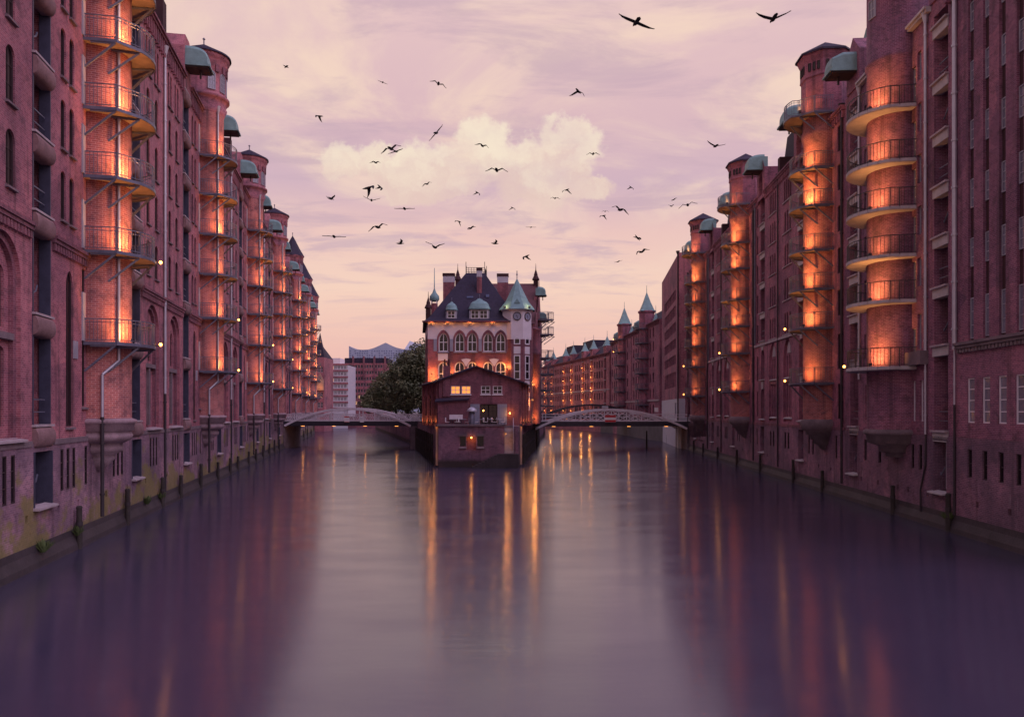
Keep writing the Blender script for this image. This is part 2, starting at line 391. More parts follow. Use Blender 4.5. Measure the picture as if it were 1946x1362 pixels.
# ================================================================ shared warehouse pieces
def tower_plan(near, rr=2.6, flat=True):
    pts = [(-2.0, 0), (-2.0, 1.45), (-1.05, 2.3)] if flat else [(-2.4, 0), (-2.3, .9)]
    a0 = 112 if flat else 150
    for k in range(13):
        t = R(a0*(1-k/12)); pts.append((.1+(rr-.1)*math.cos(t), rr*math.sin(t) if k < 12 else 0.0))
    return [(-near*-u if False else (u if near < 0 else -u), -v) for u, v in pts]
LAMP_ME = {}
def lamp_meshes():
    if not LAMP_ME:
        m = MB(); m.lathe([(0, -.09), (.06, -.07), (.085, 0), (.06, .07), (0, .09)], 8); LAMP_ME['bulb'] = m.mesh('bulb', 'lamp_spot')
        m = MB(); m.box(-.13, .13, -.08, .08, 0, .16); m.box(-.03, .03, -.03, .03, -.08, 0); LAMP_ME['flood'] = m.mesh('floodlight', 'steel_dark')
    return LAMP_ME
LIGHTS = {}
OR = (1, .36, .075)
def spot(parent, loc, target, energy, color=OR, size=125, name='floodlight_glow'):
    key = ('s', round(energy, 1), size, color)
    if key not in LIGHTS:
        l = bpy.data.lights.new(name, 'SPOT'); l.energy = energy; l.color = color; l.shadow_soft_size = .12; l.spot_size = R(size); l.spot_blend = 1; LIGHTS[key] = l
    o = bpy.data.objects.new(name, LIGHTS[key]); COL.objects.link(o); o.location = loc; o.parent = parent
    o.rotation_euler = (Vector(target)-Vector(loc)).to_track_quat('-Z', 'Y').to_euler(); return o
def light(parent, loc, energy, color=(1, .36, .075), rad=.12, name='floodlight_glow'):
    key = (round(energy, 1), rad, color)
    if key not in LIGHTS:
        l = bpy.data.lights.new(name, 'POINT'); l.energy = energy; l.color = color; l.shadow_soft_size = rad; LIGHTS[key] = l
    o = bpy.data.objects.new(name, LIGHTS[key]); COL.objects.link(o); o.location = loc; o.parent = parent
    return o
BALC = {}
def balcony(parent, xc, z, near, style, lamp=False, energy=70.0, rr=2.6, rs=1.55, bulb_out=2.75):
    """slab + railing + brackets + floodlight; local x along wall, -y over the canal"""
    key = (near, style, rr)
    plan = tower_plan(near, rr, style != 'round')
    if key not in BALC:
        th = .17 if style == 'round' else .1
        s = MB(); s.slab(plan, -th, 0)
        e = MB()
        if style == 'round':
            for a, b in zip(plan, plan[1:]):
                a, b = Vector((*a, 0)), Vector((*b, 0)); n_ = max(1, int((b-a).length/.5))
                for k in range(n_):
                    p = a.lerp(b, (k+.04)/n_); q = a.lerp(b, (k+.96)/n_); e.bar(p+Vector((0, 0, -.06)), q+Vector((0, 0, -.05)), .1, .18)
        else: e.path([Vector((x, y, -.06)) for x, y in plan], .05, .15)
        r = MB()
        top = [Vector((x*.985, y*.985, 1.1)) for x, y in plan]
        r.path(top, .045); r.path([p-Vector((0, 0, .98)) for p in top], .03)
        if style != 'round': r.path([p-Vector((0, 0, .16)) for p in top], .025)
        for i, p in enumerate(top):
            if i in (1, 2, 5, 8, 11, 14): r.bar(p-Vector((0, 0, 1.1)), p, .05)
        for a, b in zip(top, top[1:]):
            n_ = max(1, int((b-a).length/.16))
            for k in range(n_): p = a.lerp(b, (k+.5)/n_); r.bar(p-Vector((0, 0, 1.02)), p, .02)
        br = []
        if style != 'round':
            sg = -1 if near < 0 else 1
            for u, v, u2 in ((-1.95, 1.4, -1.95), (-1.0, 2.2, -1.25), (.9, 2.35, .95), (2.3, .95, 1.9)):
                x = sg*-u if False else (u if near < 0 else -u); x2 = u2 if near < 0 else -u2
                q = MB(); q.bar((x, -v, -.14), (x2, -max(.05, math.sqrt(max(0, rs*rs-u2*u2))-.05), -1.35), .09); q.bar((x, -v, -.17), (x2, -.3, -.17), .08); br.append(q.mesh('bracket', 'steel'))
        else:
            pass
        BALC[key] = (s.mesh('balcony', 'concrete' if style == 'round' else 'board'), e.mesh('edge', 'concrete' if style == 'round' else 'steel'), r.mesh('railing', 'steel_dark' if style == 'round' else 'steel'), br)
    sm, em, rm, br = BALC[key]
    o = inst('balcony', sm, parent, (xc, 0, z)); inst('slab_edge', em, o); inst('railing', rm, o)
    for q in br: inst('bracket', q, o)
    L = lamp_meshes()
    sx = 1 if near < 0 else -1
    if energy > 0:
        k = rr/2.6; inst('floodlight', L['flood'], o, (-sx*1.15*k, -1.98*k, .09))
        spot(o, (-sx*1.15*k, -2.0*k, .3), (-sx*.4, -.8, 1.9), energy*.8, (1, .40, .105), 160)
    if lamp:
        u = 2.75; q = MB(); q.bar((0, 0, 0), (sx*.35, -.5, .1), .05)
        inst('lamp_arm', ARM(sx), o, (sx*1.9, -1.9, .1))
        inst('lamp', L['bulb'], o, (sx*2.25, -2.4, .25))
        light(o, (sx*2.25, -2.52, .3), 9, OR, .09, 'lamp_glow')
    return o
ARMC = {}
def ARM(sx):
    if sx not in ARMC:
        q = MB(); q.bar((0, 0, 0), (sx*.35, -.5, .1), .05); ARMC[sx] = q.mesh('lamp_arm', 'steel_dark')
    return ARMC[sx]
HOOD = {}
def hood(parent, xc, z, w=1.55, d=1.75, h=1.5, kind='round'):
    key = (w, d, h, kind)
    if key not in HOOD:
        m = MB(); n = 9; prof = []
        if kind == 'round':
            for k in range(n+1): t = PI/2*k/n; prof.append((-d*math.sin(t)**.75*.96, .28+(h-.28)*max(0, math.cos(t))**.55))
            prof += [(-d*1.02, 0)]
        else: prof = [(0, h), (-d*.55, h*.98), (-d*.95, h*.7), (-d, h*.35), (-d*.98, .0)]
        rows = []
        for j, (sx, f) in enumerate(((-.5, .80), (-.42, .95), (-.2, 1), (.2, 1), (.42, .95), (.5, .80))):
            rows.append([(sx*w, y*(.9+.1*f), z_*f if z_ > .3 else z_) for y, z_ in prof])
        pr = len(prof)
        for a, b in zip(rows, rows[1:]): m.add(a+b, [(k, k+pr, k+pr+1, k+1) for k in range(pr-1)], None, kind == 'round')
        for r_ in (rows[0], rows[-1]): m.add(r_+[(r_[0][0], .3, 0), (r_[0][0], .3, r_[0][2])], [tuple(range(pr+2))])
        e = MB(); e.path([Vector((-w*.52, .2, .02)), Vector((-w*.52, -d*1.03, .02)), Vector((w*.52, -d*1.03, .02)), Vector((w*.52, .2, .02))], .1, .12)
        f = MB(); f.box(-w*.48, w*.48, -d*.97, .25, -.14, .02); f.bar((0, -d*.6, -.1), (0, -d*.6, -.7), .12)
        HOOD[key] = (m.mesh('winch_hood', 'copper'), e.mesh('hood_rim', 'copper'), f.mesh('hood_soffit', 'frame_dark'))
    a, b, c = HOOD[key]
    o = inst('winch_hood', a, parent, (xc, 0, z)); inst('hood_rim', b, o); inst('hood_soffit', c, o)
    return o
BAY = {}
def bay_sill(parent, xc, z, w, kind='barrel'):
    key = (w, kind)
    if key not in BAY:
        m = MB()
        if kind == 'barrel':
            n = 12; prof = [(.3, .0)]+[(-.02-.24*math.sin(PI*k/n), -.42+.42*math.cos(PI*k/n)) for k in range(n+1)]+[(.3, -.84)]
            rows = [[(sx*w/2, y*fy, -.42+(z_+.42)*fy) for y, z_ in prof] for sx, fy in ((-1, .9), (-.86, 1), (.86, 1), (1, .9))]
            pr = len(prof)
            for a, b in zip(rows, rows[1:]): m.add(a+b, [(k, k+1, k+pr+1, k+pr) for k in range(pr-1)], None, True)
            for r_ in (rows[0], rows[-1]): m.add(r_, [tuple(range(pr))])
            t = MB(); t.box(-w/2-.06, w/2+.06, -.16, .35, .0, .09)
        else:
            m.prism([(-w/2-.1, -.5), (w/2+.1, -.5), (w/2+.1, 0), (-w/2-.1, 0)], -.06, .4)
            t = MB(); t.box(-w/2-.14, w/2+.14, -.2, .4, .0, .1)
        BAY[key] = (m.mesh('bay_sill', 'stone_sill' if kind == 'barrel' else 'concrete'), t.mesh('sill_slab', 'stone'))
    a, b = BAY[key]
    o = inst('bay_sill', a, parent, (xc, 0, z)); inst('sill_slab', b, o); return o
DOOR = {}
def bay_door(parent, xc, z, w, h, y=.62, kind='wood', var=0):
    key = (round(w, 2), round(h, 2), kind, var)
    if key not in DOOR:
        m = MB(); n = 6
        for k in range(n):
            x0 = -w/2+w*k/n; m.box(x0+.012, x0+w/n-.012, -.02-.01*(k % 2), .06, 0, h)
        t = MB()
        if var == 0: t.bar((-w/2, -.5, 1.0), (w/2, -.5, 1.0), .05); t.bar((-w/2, -.5, .5), (w/2, -.5, .5), .04)
        else: t.path([Vector((-w/2+.05, -.3, .9)), Vector((-w*.25, -.4, .75)), Vector((0, -.45, .95)), Vector((w*.15, -.42, 1.2))], .05)
        g = MB(); g.box(-.28, .28, -.06, 0, h*.55, h*.85)
        DOOR[key] = (m.mesh('bay_door', 'door_wood' if kind == 'wood' else 'door_white'), t.mesh('guard_rail', 'steel'), g.mesh('door_light', 'glass_pale'))
    a, b, c = DOOR[key]
    o = inst('bay_door', a, parent, (xc, y, z)); inst('guard_rail', b, o)
    if kind == 'wood': inst('door_light', c, o)
    return o
def drain(parent, x, z0, z1, y=-.12, mat='zinc', r=.085, name='drain_pipe', elbow=None):
    m = MB(); pts = elbow or [Vector((x, y, z0)), Vector((x, y, z1))]
    for a, b in zip(pts, pts[1:]): m.tube(a, b, r, n=8)
    z = z0+1
    if not elbow:
        while z < z1: m.tube((x, y, z), (x, y, z+.1), r*1.35, n=8); z += 2.4
        if z1 > 20: m.tube((x, y, z1-.1), (x, y, z1+.5), r*1.2, r*2.8, n=8)
    return m.build(name, mat, parent)
def cornice(parent, x0, x1, z, name='cornice', mat='brick_trim', deep=.3, step=.42, hgt=.9):
    m = MB(); m.box(x0, x1, -deep, .05, z-.14, z); m.box(x0, x1, -deep*.7, .05, z-.3, z-.143)
    n = int((x1-x0)/step)
    for k in range(n):
        x = x0+(k+.5)*(x1-x0)/n; m.box(x-.1, x+.1, -deep*.5, .05, z-hgt, z-.303)
    return m.build(name, mat, parent)
SILL = {}
def sill(parent, xc, z, w, mat='stone_dark', d=.12):
    key = (round(w, 2), mat, d)
    if key not in SILL:
        m = MB(); m.add([(-w/2, -d, -.14), (w/2, -d, -.14), (w/2, -d, -.06), (-w/2, -d, -.06), (-w/2, .18, -.14), (w/2, .18, -.14), (w/2, .18, .02), (-w/2, .18, .02)], [(0, 1, 2, 3), (3, 2, 6, 7), (0, 4, 5, 1), (0, 3, 7, 4), (1, 5, 6, 2)])
        SILL[key] = m.mesh('sill', mat)
    return inst('sill', SILL[key], parent, (xc, 0, z))
def footing(parent, x0, x1):
    m = MB(); m.add([(x0, -.34, -.3), (x1, -.34, -.3), (x1, -.26, .25), (x0, -.26, .25), (x0, -.1, .62), (x1, -.1, .62), (x0, -.065, .9), (x1, -.065, .9)], [(0, 1, 2, 3), (3, 2, 5, 4), (4, 5, 7, 6)])
    return m.build('footing', 'footing', parent)
def shell(parent, L, depth, z0, zt, mat, ridge=6.0, eave=.0, rmat='slate', ends=True):
    m = MB(); a, b = .02, L-.02
    m.add([(a, .02, z0), (a, depth, z0), (a, depth, zt), (a, .02, zt)], [(0, 1, 2, 3)]); m.add([(b, .02, z0), (b, depth, z0), (b, depth, zt), (b, .02, zt)], [(3, 2, 1, 0)])
    m.add([(a, depth, z0), (b, depth, z0), (b, depth, zt), (a, depth, zt)], [(0, 1, 2, 3)])
    m.build('side_wall', mat, parent)
    r = MB(); r.add([(a, .25, zt-.05), (b, .25, zt-.05), (b, 3.2, zt+ridge*.7), (a, 3.2, zt+ridge*.7), (b, depth*.5, zt+ridge), (a, depth*.5, zt+ridge), (b, depth, zt), (a, depth, zt)], [(0, 1, 2, 3), (3, 2, 4, 5), (5, 4, 6, 7), (0, 3, 5, 7), (1, 6, 4, 2)])
    return r.build('roof', rmat, parent)

# ================================================================ left bank warehouse
LL = 26.4*LS
FL = (14.5, 17.6, 20.7, 23.7, 26.7)
BALZ_L = (9.4, 13.7, 17.2, 20.4, 23.6, 26.7)
def left_unit(spire=False, lamps=(0, 1)):
    root = empty('warehouse'); zt = 30.5; A, B, T = 6.5, 20.1, 13.4; bw = 1.85
    holes = []; wins = []
    cols = [(1.6, .8), (3.6, .8), (8.9, .62), (9.95, .62), (16.7, .62), (17.7, .62), (22.9, .8), (24.9, .8)]
    for i, z in enumerate(FL):
        for x, w in cols:
            if i == 4 and w > .7:
                for dx_ in (-.36, .36): holes.append((arch(x+dx_, .5, z, 2.2), .22)); wins.append((x+dx_, z, .5, 2.2, 'round'))
            else: holes.append((arch(x, w, z, 2.1), .22)); wins.append((x, z, w, 2.1, 'round'))
    for x in (9.65, 17.2):
        holes.append((arch(x, .85, 5.5, 6.9, 'pointed'), .25)); wins.append((x, 5.5, .85, 6.9, 'pointed'))
    for x in (2.95, 23.95): holes.append((arch(x, 3.1, 5.15, 7.6, 'round', 14), .16))
    for x in (A, B): holes.append((rect(x-bw/2, x+bw/2, 5.55, 29.6), .75))
    holes.append((rect(11.25, 11.75, 6.4, 12.8), .25)); wins.append((11.5, 6.4, .5, 6.4, 'rect'))
    m = MB(); m.facade(rect(0, LL, 4.9, zt), holes); m.build('wall', 'brick_red', root)
    for i, (x, z, w, h, k) in enumerate(wins):
        window(root, x, z, w, h, k, .12, 'frame_dark', 'glass_dark' if w < .9 else 'glass', 1 if w > .7 else 0, 2 if h < 3 else 5)
        sill(root, x, z, w+.12)
    # great arches: two receding orders, then lancets
    for x in (2.95, 23.95):
        o = MB(); o.facade(arch(x, 3.1, 5.15, 7.6, 'round', 14), [(arch(x, 2.6, 5.15, 7.35, 'round', 14), .18)], .16); o.build('arch_order', 'brick_trim', root)
        hs = []
        for s in (-.58, .58):
            hs += [(arch(x+s, .72, 5.6, 3.0, 'seg'), .2), (arch(x+s, .72, 9.3, 2.3, 'round'), .2)]
            window(root, x+s, 5.6, .72, 3.0, 'seg', .5, 'frame_dark', 'glass_dark', 1, 3); window(root, x+s, 9.3, .72, 2.3, 'round', .5, 'frame_dark', 'glass_dark', 1, 2)
        o = MB(); o.facade(arch(x, 2.6, 5.15, 7.35, 'round', 14), hs, .34); o.build('arch_infill', 'brick_red', root)
        o = MB(); o.box(x-1.3, x+1.3, .12, .335, 8.85, 9.1); o.box(x-.14, x+.14, .16, .334, 5.3, 8.84); o.build('transom', 'stone_dark', root)
        sill(root, x, 5.15, 3.2, 'stone', .25)
    # string courses
    for a, b in ((0, A-1.1), (A+1.1, T-1.6), (T+1.6, B-1.1), (B+1.1, LL)):
        cornice(root, a, b, 13.55, 'string_course', deep=.24, step=.3, hgt=.62)
        cornice(root, a, b, zt, deep=.38, step=.5, hgt=1.25)
        q = MB(); q.box(a, b, -.1, .02, 4.78, 5.0); q.build('base_course', 'stone_dark', root)
    # plinth with slit windows
    ph = []; pw = []
    for x, n_ in ((2.95, 3), (9.3, 3), (11.6, 1), (16.6, 3), (23.95, 3)):
        for k in range(n_):
            xx = x+(k-(n_-1)/2)*.72; ph.append((rect(xx-.19, xx+.19, 2.75, 4.55), .25)); pw.append(xx)
    for x in (A, B): ph.append((rect(x-.95, x+.95, 2.35, 4.55), .75))
    for x in (.6, 4.9, 8.2, 10.6, 14.6, 18.3, 22.1, 26.0): ph.append((rect(x-.13, x+.13, 1.85, 2.15), .3))
    m = MB(); m.facade(rect(0, LL, .4, 4.9), ph, -.06); m.build('plinth', 'brick_moss', root)
    for x in pw: window(root, x, 2.75, .38, 1.8, 'rect', .0, 'frame_dark', 'glass', 0, 2)
    q = MB()
    for x in (.6, 4.9, 8.2, 10.6, 14.6, 18.3, 22.1, 26.0): q.box(x-.16, x+.16, .235, .26, 1.8, 2.2)
    q.build('vent_back', 'iron', root)
    footing(root, 0, LL)
    # loading bays
    for x in (A, B):
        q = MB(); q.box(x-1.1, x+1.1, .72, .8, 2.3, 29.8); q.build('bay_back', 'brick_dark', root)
        for s in (-1, 1):
            q = MB(); q.box(x+s*(bw/2-.045)-.045, x+s*(bw/2-.045)+.045, -.03, .4, 5.6, 29.55); q.build('bay_lining', 'lining', root)
        for s in (-1, 1):
            q = MB(); q.box(x+s*.92-.04, x+s*.92+.04, -.1, .7, 2.36, 4.54); q.build('bay_lining', 'lining', root)  # added dark lining: steel, plus the deep plinth bay's shade put into its colour
        zs = [5.55, 10.0, 14.1, 17.2, 20.3, 23.4, 26.5, 29.6]
        for i, z in enumerate(zs):
            bay_sill(root, x, z, bw)
            if i < 7: bay_door(root, x, z+.1, 1.5, min(3.0, zs[i+1]-z-1.0), .66, 'wood', i % 3 == 1)
        bay_door(root, x, 2.4, 1.6, 1.9, .66, 'wood', 1)
        sill(root, x, 2.38, 2.0, 'stone', .3)
        g = MB(); g.prism([(x-1.25, 29.65), (x+1.25, 29.65), (x+1.25, 32.6), (x+.7, 33.6), (x-.7, 33.6), (x-1.25, 32.6)], -.12, 2.2); g.build('gable', 'brick_red', root)
        hood(root, x, 31.4)
    # stair tower
    sh = MB(); sh.lathe([(1.55, 5.6), (1.55, 30.6)], 28, (T, 0)); sh.build('tower_shaft', 'brick_shaft', root)
    c = MB(); c.lathe([(.05, 3.2), (.35, 3.35), (.85, 3.9), (.8, 4.05), (1.12, 4.2), (1.18, 4.4), (1.1, 4.6), (1.3, 4.66), (1.55, 4.8), (1.6, 5.0), (1.5, 5.2), (1.66, 5.24), (1.66, 5.55), (1.78, 5.6), (1.78, 5.75), (1.5, 5.85)], 28, (T, 0)); c.build('tower_corbel', 'stone_corbel', root)
    d = MB(); d.lathe([(1.54, 30.3), (1.8, 30.9), (1.62, 30.95), (1.9, 31.5), (2.0, 31.55), (2.0, 31.75), (1.72, 31.95), (1.72, 34.0), (1.9, 34.35), (1.9, 34.7), (2.02, 34.8), (2.02, 35.1)], 28, (T, 0)); dr = d.build('turret', 'brick_red', root)
    fr = MB()
    for k in range(16):
        t = 2*PI*k/16; fr.add([(T+math.cos(t+e)*r_, math.sin(t+e)*r_, z) for r_ in (1.7, 1.86) for e in (-.09, .09) for z in (33.6, 34.2)], [(0, 1, 3, 2), (4, 6, 7, 5), (0, 4, 5, 1), (2, 3, 7, 6), (0, 2, 6, 4), (1, 5, 7, 3)])
    fr.build('turret_frieze', 'brick_trim', root)
    for a in (-150, -115, -80, -45, -10):
        w = window(root, 0, 0, .62, 1.5, 'round', 0, 'frame_grey', 'glass_pale', 2, 3, .05, rz=R(a+90), loc=(T+1.73*math.cos(R(a)), 1.73*math.sin(R(a)), 32.1))
    rf = MB()
    if spire: rf.lathe([(2.15, 35.0), (2.1, 35.15), (1.3, 36.5), (.5, 38.1), (0, 39.0)], 8, (T, 0), smooth=False)
    else: rf.lathe([(2.15, 35.05), (2.12, 35.2), (0, 36.3)], 28, (T, 0))
    rf = rf.build('turret_roof', 'slate', root)
    q = MB(); zz = 38.9 if spire else 36.2; q.tube((T, 0, zz), (T, 0, zz+.5), .05); q.lathe([(0, zz+.4), (.13, zz+.5), (0, zz+.65)], 8, (T, 0)); q.build('finial', 'steel', root)
    for i, z in enumerate(BALZ_L):
        balcony(root, T, z, -1, 'steel', i in lamps, 420.0)
        a = R(-28); h = 2.3 if i else 2.7
        window(root, 0, 0, .7, h, 'rect', 0, 'frame_white', 'glass_pale', 1, 3, .07, 'balcony_door', R(-28+90), (T+1.5*math.cos(a), 1.5*math.sin(a), z+.05))
        o = MB(); o.box(T-2.2, T-1.85, -.06, .02, z+.05, z+2.3); o.build('door_frame', 'frame_grey', root)
    drain(root, T-1.02, 11.9, 30.4, -1.28, r=.07)
    drain(root, 0, 0, 0, elbow=[Vector((T-1.02, -1.28, 11.9)), Vector((T-1.02, -1.28, 8.6)), Vector((T-1.55, -.7, 7.9)), Vector((T-1.55, -.7, 5.9))], r=.07)
    drain(root, T-1.55, 1.2, 5.9, -.7, 'iron', .09)
    drain(root, LL-.25, 7.3, 29.5); drain(root, LL-.25, .9, 7.3, mat='iron')
    q = MB(); q.box(LL-.55, LL+.05, .2, 9, 29.9, 32.5); q.box(LL-.75, LL+.2, -.1, .9, 30.2, 32.9); q.build('party_wall', 'brick_dark', root)
    q = MB(); q.box(T-3.3, T-2.8, -.05, .02, 8.55, 9.35); q.build('wall_plaque', 'zinc', root)
    shell(root, LL, 17, GZ-.3, zt, 'brick_red', 5.2)
    return root
# ================================================================ right bank
FR = (13.1, 16.15, 19.2, 22.2, 25.0)
BALZ_R = (8.3, 12.4, 15.3, 18.2, 21.5, 24.3)
def right_unit(L=26.3, short=False):
    root = empty('warehouse'); zt = 27.9; off = L-26.3
    T, C, Dd = 22.0+off, 15.95+off, 3.0+off; bw = 1.7
    holes = []; wins = []
    xs3 = [11.8+off, 6.8+off]
    for i, z in enumerate(FR):
        for x in xs3:
            n_ = 4 if i == 4 else 3
            for k in range(n_):
                xx = x+(k-(n_-1)/2)*(.75 if n_ == 3 else .62); wins.append((xx, z, .46, 1.9, 'round'))
        for x in (25.0+off, .9+off, 18.4+off):
            if .5 < x < L-.5: wins.append((x, z, .6, 1.9, 'seg'))
    for x in (25.0+off, .9+off, 18.4+off):
        if x > .5: wins.append((x, 5.6, .6, 2.6, 'round')); wins.append((x, 9.2, .6, 2.6, 'round'))
    holes = [(arch(x, w, z, h, k), .22) for x, z, w, h, k in wins]
    for x in xs3: holes.append((arch(x, 2.7, 5.2, 7.5, 'pointed', 12), .2))
    bays = [C]+([Dd] if Dd > 2 else [])
    for x in bays: holes.append((rect(x-bw/2, x+bw/2, 13.1, 27.6), .7)); holes += [(arch(x, 1.35, 5.3, 3.2), .6), (arch(x, 1.35, 9.3, 3.0), .6)]
    m = MB(); m.facade(rect(0, L, 4.9, zt), holes); m.build('wall', 'brick_right', root)
    for x, z, w, h, k in wins: window(root, x, z, w, h, k, .12, 'frame_dark', 'glass_dark', 0, 2)
    for i, z in enumerate(FR):
        for x in xs3: sill(root, x, z, 2.7, 'stone', .12)
    for x in xs3:
        hs = []
        for k in (-1, 0, 1):
            xx = x+k*.76
            hs += [(arch(xx, .5, 5.6, 3.0, 'round'), .2), (arch(xx, .5, 9.2, 2.0, 'round'), .2)]
            window(root, xx, 5.6, .5, 3.0, 'round', .4, 'frame_dark', 'glass_dark', 0, 3); window(root, xx, 9.2, .5, 2.0, 'round', .4, 'frame_dark', 'glass_dark', 0, 2)
        o = MB(); o.facade(arch(x, 2.7, 5.2, 7.5, 'pointed', 12), hs, .2); o.build('arch_infill', 'brick_right', root)
        o = MB(); o.prism([(x-.6, 11.35), (x+.6, 11.35), (x+.42, 11.9), (x, 12.35), (x-.42, 11.9)], .12, .21); o.build('tympanum', 'stone', root)
        o = MB(); o.box(x-1.3, x+1.3, .06, .195, 8.7, 9.15); o.build('transom', 'brick_trim', root)
        sill(root, x, 5.6, 2.6, 'concrete', .02); sill(root, x, 9.2, 2.5, 'concrete', .02)
    q = MB(); q.box(0, C-bw/2-.05, -.14, .02, 12.7, 12.92); q.box(C+bw/2+.05, T-1.7, -.14, .02, 12.7, 12.92); q.build('string_course', 'stone', root)
    q = MB(); q.box(0, L, -.1, .02, 4.78, 5.0); q.build('base_course', 'brick_trim', root)
    cuts = sorted(bays); segs = []; a = 0
    for c in cuts: segs.append((a, c-1.1)); a = c+1.1
    segs.append((a, L))
    for a, b in segs: cornice(root, a, b, zt, deep=.35, step=.5, hgt=.8, mat='brick_right')
    for x in bays:
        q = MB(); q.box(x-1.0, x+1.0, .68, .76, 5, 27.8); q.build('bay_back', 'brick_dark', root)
        zs = [13.1, 15.9, 18.9, 21.9, 24.8]
        for i, z in enumerate(zs): bay_sill(root, x, z, bw, 'block'); bay_door(root, x, z+.1, 1.4, 2.1, .64, 'wood', i % 2)
        for z in (5.4, 9.35): bay_door(root, x, z, 1.2, 2.5, .57, 'wood', 1); sill(root, x, z, 1.5, 'concrete', .25)
        for z in (12.45, 8.55):
            o = MB(); o.prism([(x-.22, z-.2), (x+.22, z-.2), (x+.4, z+.55), (x-.4, z+.55)], -.06, .02); o.build('keystone', 'concrete', root)
        g = MB(); g.facade([(x-1.5, 27.3), (x+1.5, 27.3), (x+1.5, 30.2), (x+.6, 31.4), (x-.6, 31.4), (x-1.5, 30.2)], [(arch(x, 1.5, 27.7, 2.3, 'pointed'), .4)], -.2)
        g.box(x-1.5, x+1.5, .2, 2.5, 27.3, 30.2); g.box(x-1.5, x-1.45, -.2, .2, 27.3, 30.2); g.box(x+1.45, x+1.5, -.2, .2, 27.3, 30.2); g.build('gable', 'brick_right', root)
        hood(root, x, 30.1, 1.7, 1.7, 1.6)
    ph = []; pw = []
    for x in (11.8+off, 6.8+off):
        for s in (-.5, .5): ph.append((arch(x+s, .55, 2.8, 1.5, 'round'), .25)); pw.append((x+s, 2.8, .55, 1.5, 'round'))
    for x in (24.6+off, 25.6+off, 19.2+off, 18.2+off, 1.0+off):
        if .5 < x < L-.4: ph.append((rect(x-.2, x+.2, 2.7, 4.4), .25)); pw.append((x, 2.7, .4, 1.7, 'rect'))
    for x in bays: ph.append((rect(x-.75, x+.75, 2.1, 4.6), .6))
    for x in [a+off for a in (1.7, 5, 9.2, 13.4, 17.4, 20.6, 23.4)]:
        if x > .5: ph.append((rect(x-.12, x+.12, 1.75, 2.0), .3))
    m = MB(); m.facade(rect(0, L, .4, 4.9), ph, -.06); m.build('plinth', 'brick_quay', root)
    for x, z, w, h, k in pw: window(root, x, z, w, h, k, .03, 'frame_dark', 'glass', 0, 1)
    for x in bays: bay_door(root, x, 2.15, 1.4, 2.3, .5, 'white' if x == C else 'wood', 1); sill(root, x, 2.1, 1.8, 'concrete', .3)
    q = MB()
    for x in [a+off for a in (1.7, 5, 9.2, 13.4, 17.4, 20.6, 23.4)]:
        if x > .5: q.box(x-.15, x+.15, .235, .26, 1.7, 2.05)
    q.build('vent_back', 'iron', root)
    footing(root, 0, L)
    sh = MB(); sh.lathe([(1.6, 5.5), (1.6, 26.6), (1.72, 26.9), (1.72, 27.3), (1.62, 27.5), (1.62, 28.6)], 28, (T, 0)); sh.build('tower_shaft', 'brick_shaft', root)
    c = MB(); c.lathe([(.1, 3.2), (.4, 3.3), (.55, 3.6), (.8, 3.65), (.85, 3.95), (1.1, 4.0), (1.15, 4.3), (1.4, 4.35), (1.45, 4.65), (1.7, 4.75), (1.8, 5.1), (1.8, 5.4), (1.6, 5.55)], 28, (T, 0)); c.build('tower_corbel', 'stone_dark', root)
    d = MB(); d.lathe([(1.75, 28.4), (1.75, 31.2), (1.85, 31.3), (1.82, 31.5), (1.82, 32.4), (2.05, 32.9), (2.08, 33.0)], 8, (T, 0), smooth=False, off=PI/8); d.build('turret', 'brick_right', root)
    for a in range(-180, 1, 45):
        for s in (-.36, 0, .36):
            ca, sa = math.cos(R(a)), math.sin(R(a)); window(root, 0, 0, .2, .6, 'rect', 0, 'frame_dark', 'glass', 0, 0, .03, 'slit_window', R(a+90), (T+1.71*ca-s*sa, 1.71*sa+s*ca, 31.7))
    rf = MB(); rf.lathe([(2.2, 32.95), (2.18, 33.1), (0, 34.3)], 8, (T, 0), smooth=False, off=PI/8); rf.build('turret_roof', 'slate', root)
    for i, z in enumerate(BALZ_R):
        balcony(root, T, z, 1, 'steel', i in (0, 1), 380.0, 2.6, 1.6)
        a = R(208); window(root, 0, 0, .7, 2.2, 'rect', 0, 'frame_white', 'glass_pale', 1, 3, .07, 'balcony_door', R(208+90), (T+1.56*math.cos(a), 1.56*math.sin(a), z+.05))
    o = balcony(root, T, 28.4, 1, 'steel', False, 350.0, 3.0, 1.6)
    drain(root, 9.0+off, 1.0, 27.6, mat='iron', r=.07); drain(root, L-.4, 1.0, 27.6, mat='iron', r=.09)
    if Dd > 2: drain(root, .3+off, 13, 27.5, mat='steel', r=.08)
    r_ = shell(root, L, 17, GZ-.3, zt, 'brick_right', 4.6)
    if Dd > 2:
        q = MB(); q.prism([(5.0+off, 27.7), (13.6+off, 27.7), (13.6+off, 32.0), (7.4+off, 32.0)], 1.2, 8); q.build('mansard', 'slate', root)
        q = MB(); q.box(8.6+off, 9.3+off, .0, 8, 27.6, 29.6); q.build('party_wall', 'brick_dark', root)
    return root
BALZ_0 = (8.7, 12.5, 15.1, 17.8, 20.5, 23.6)
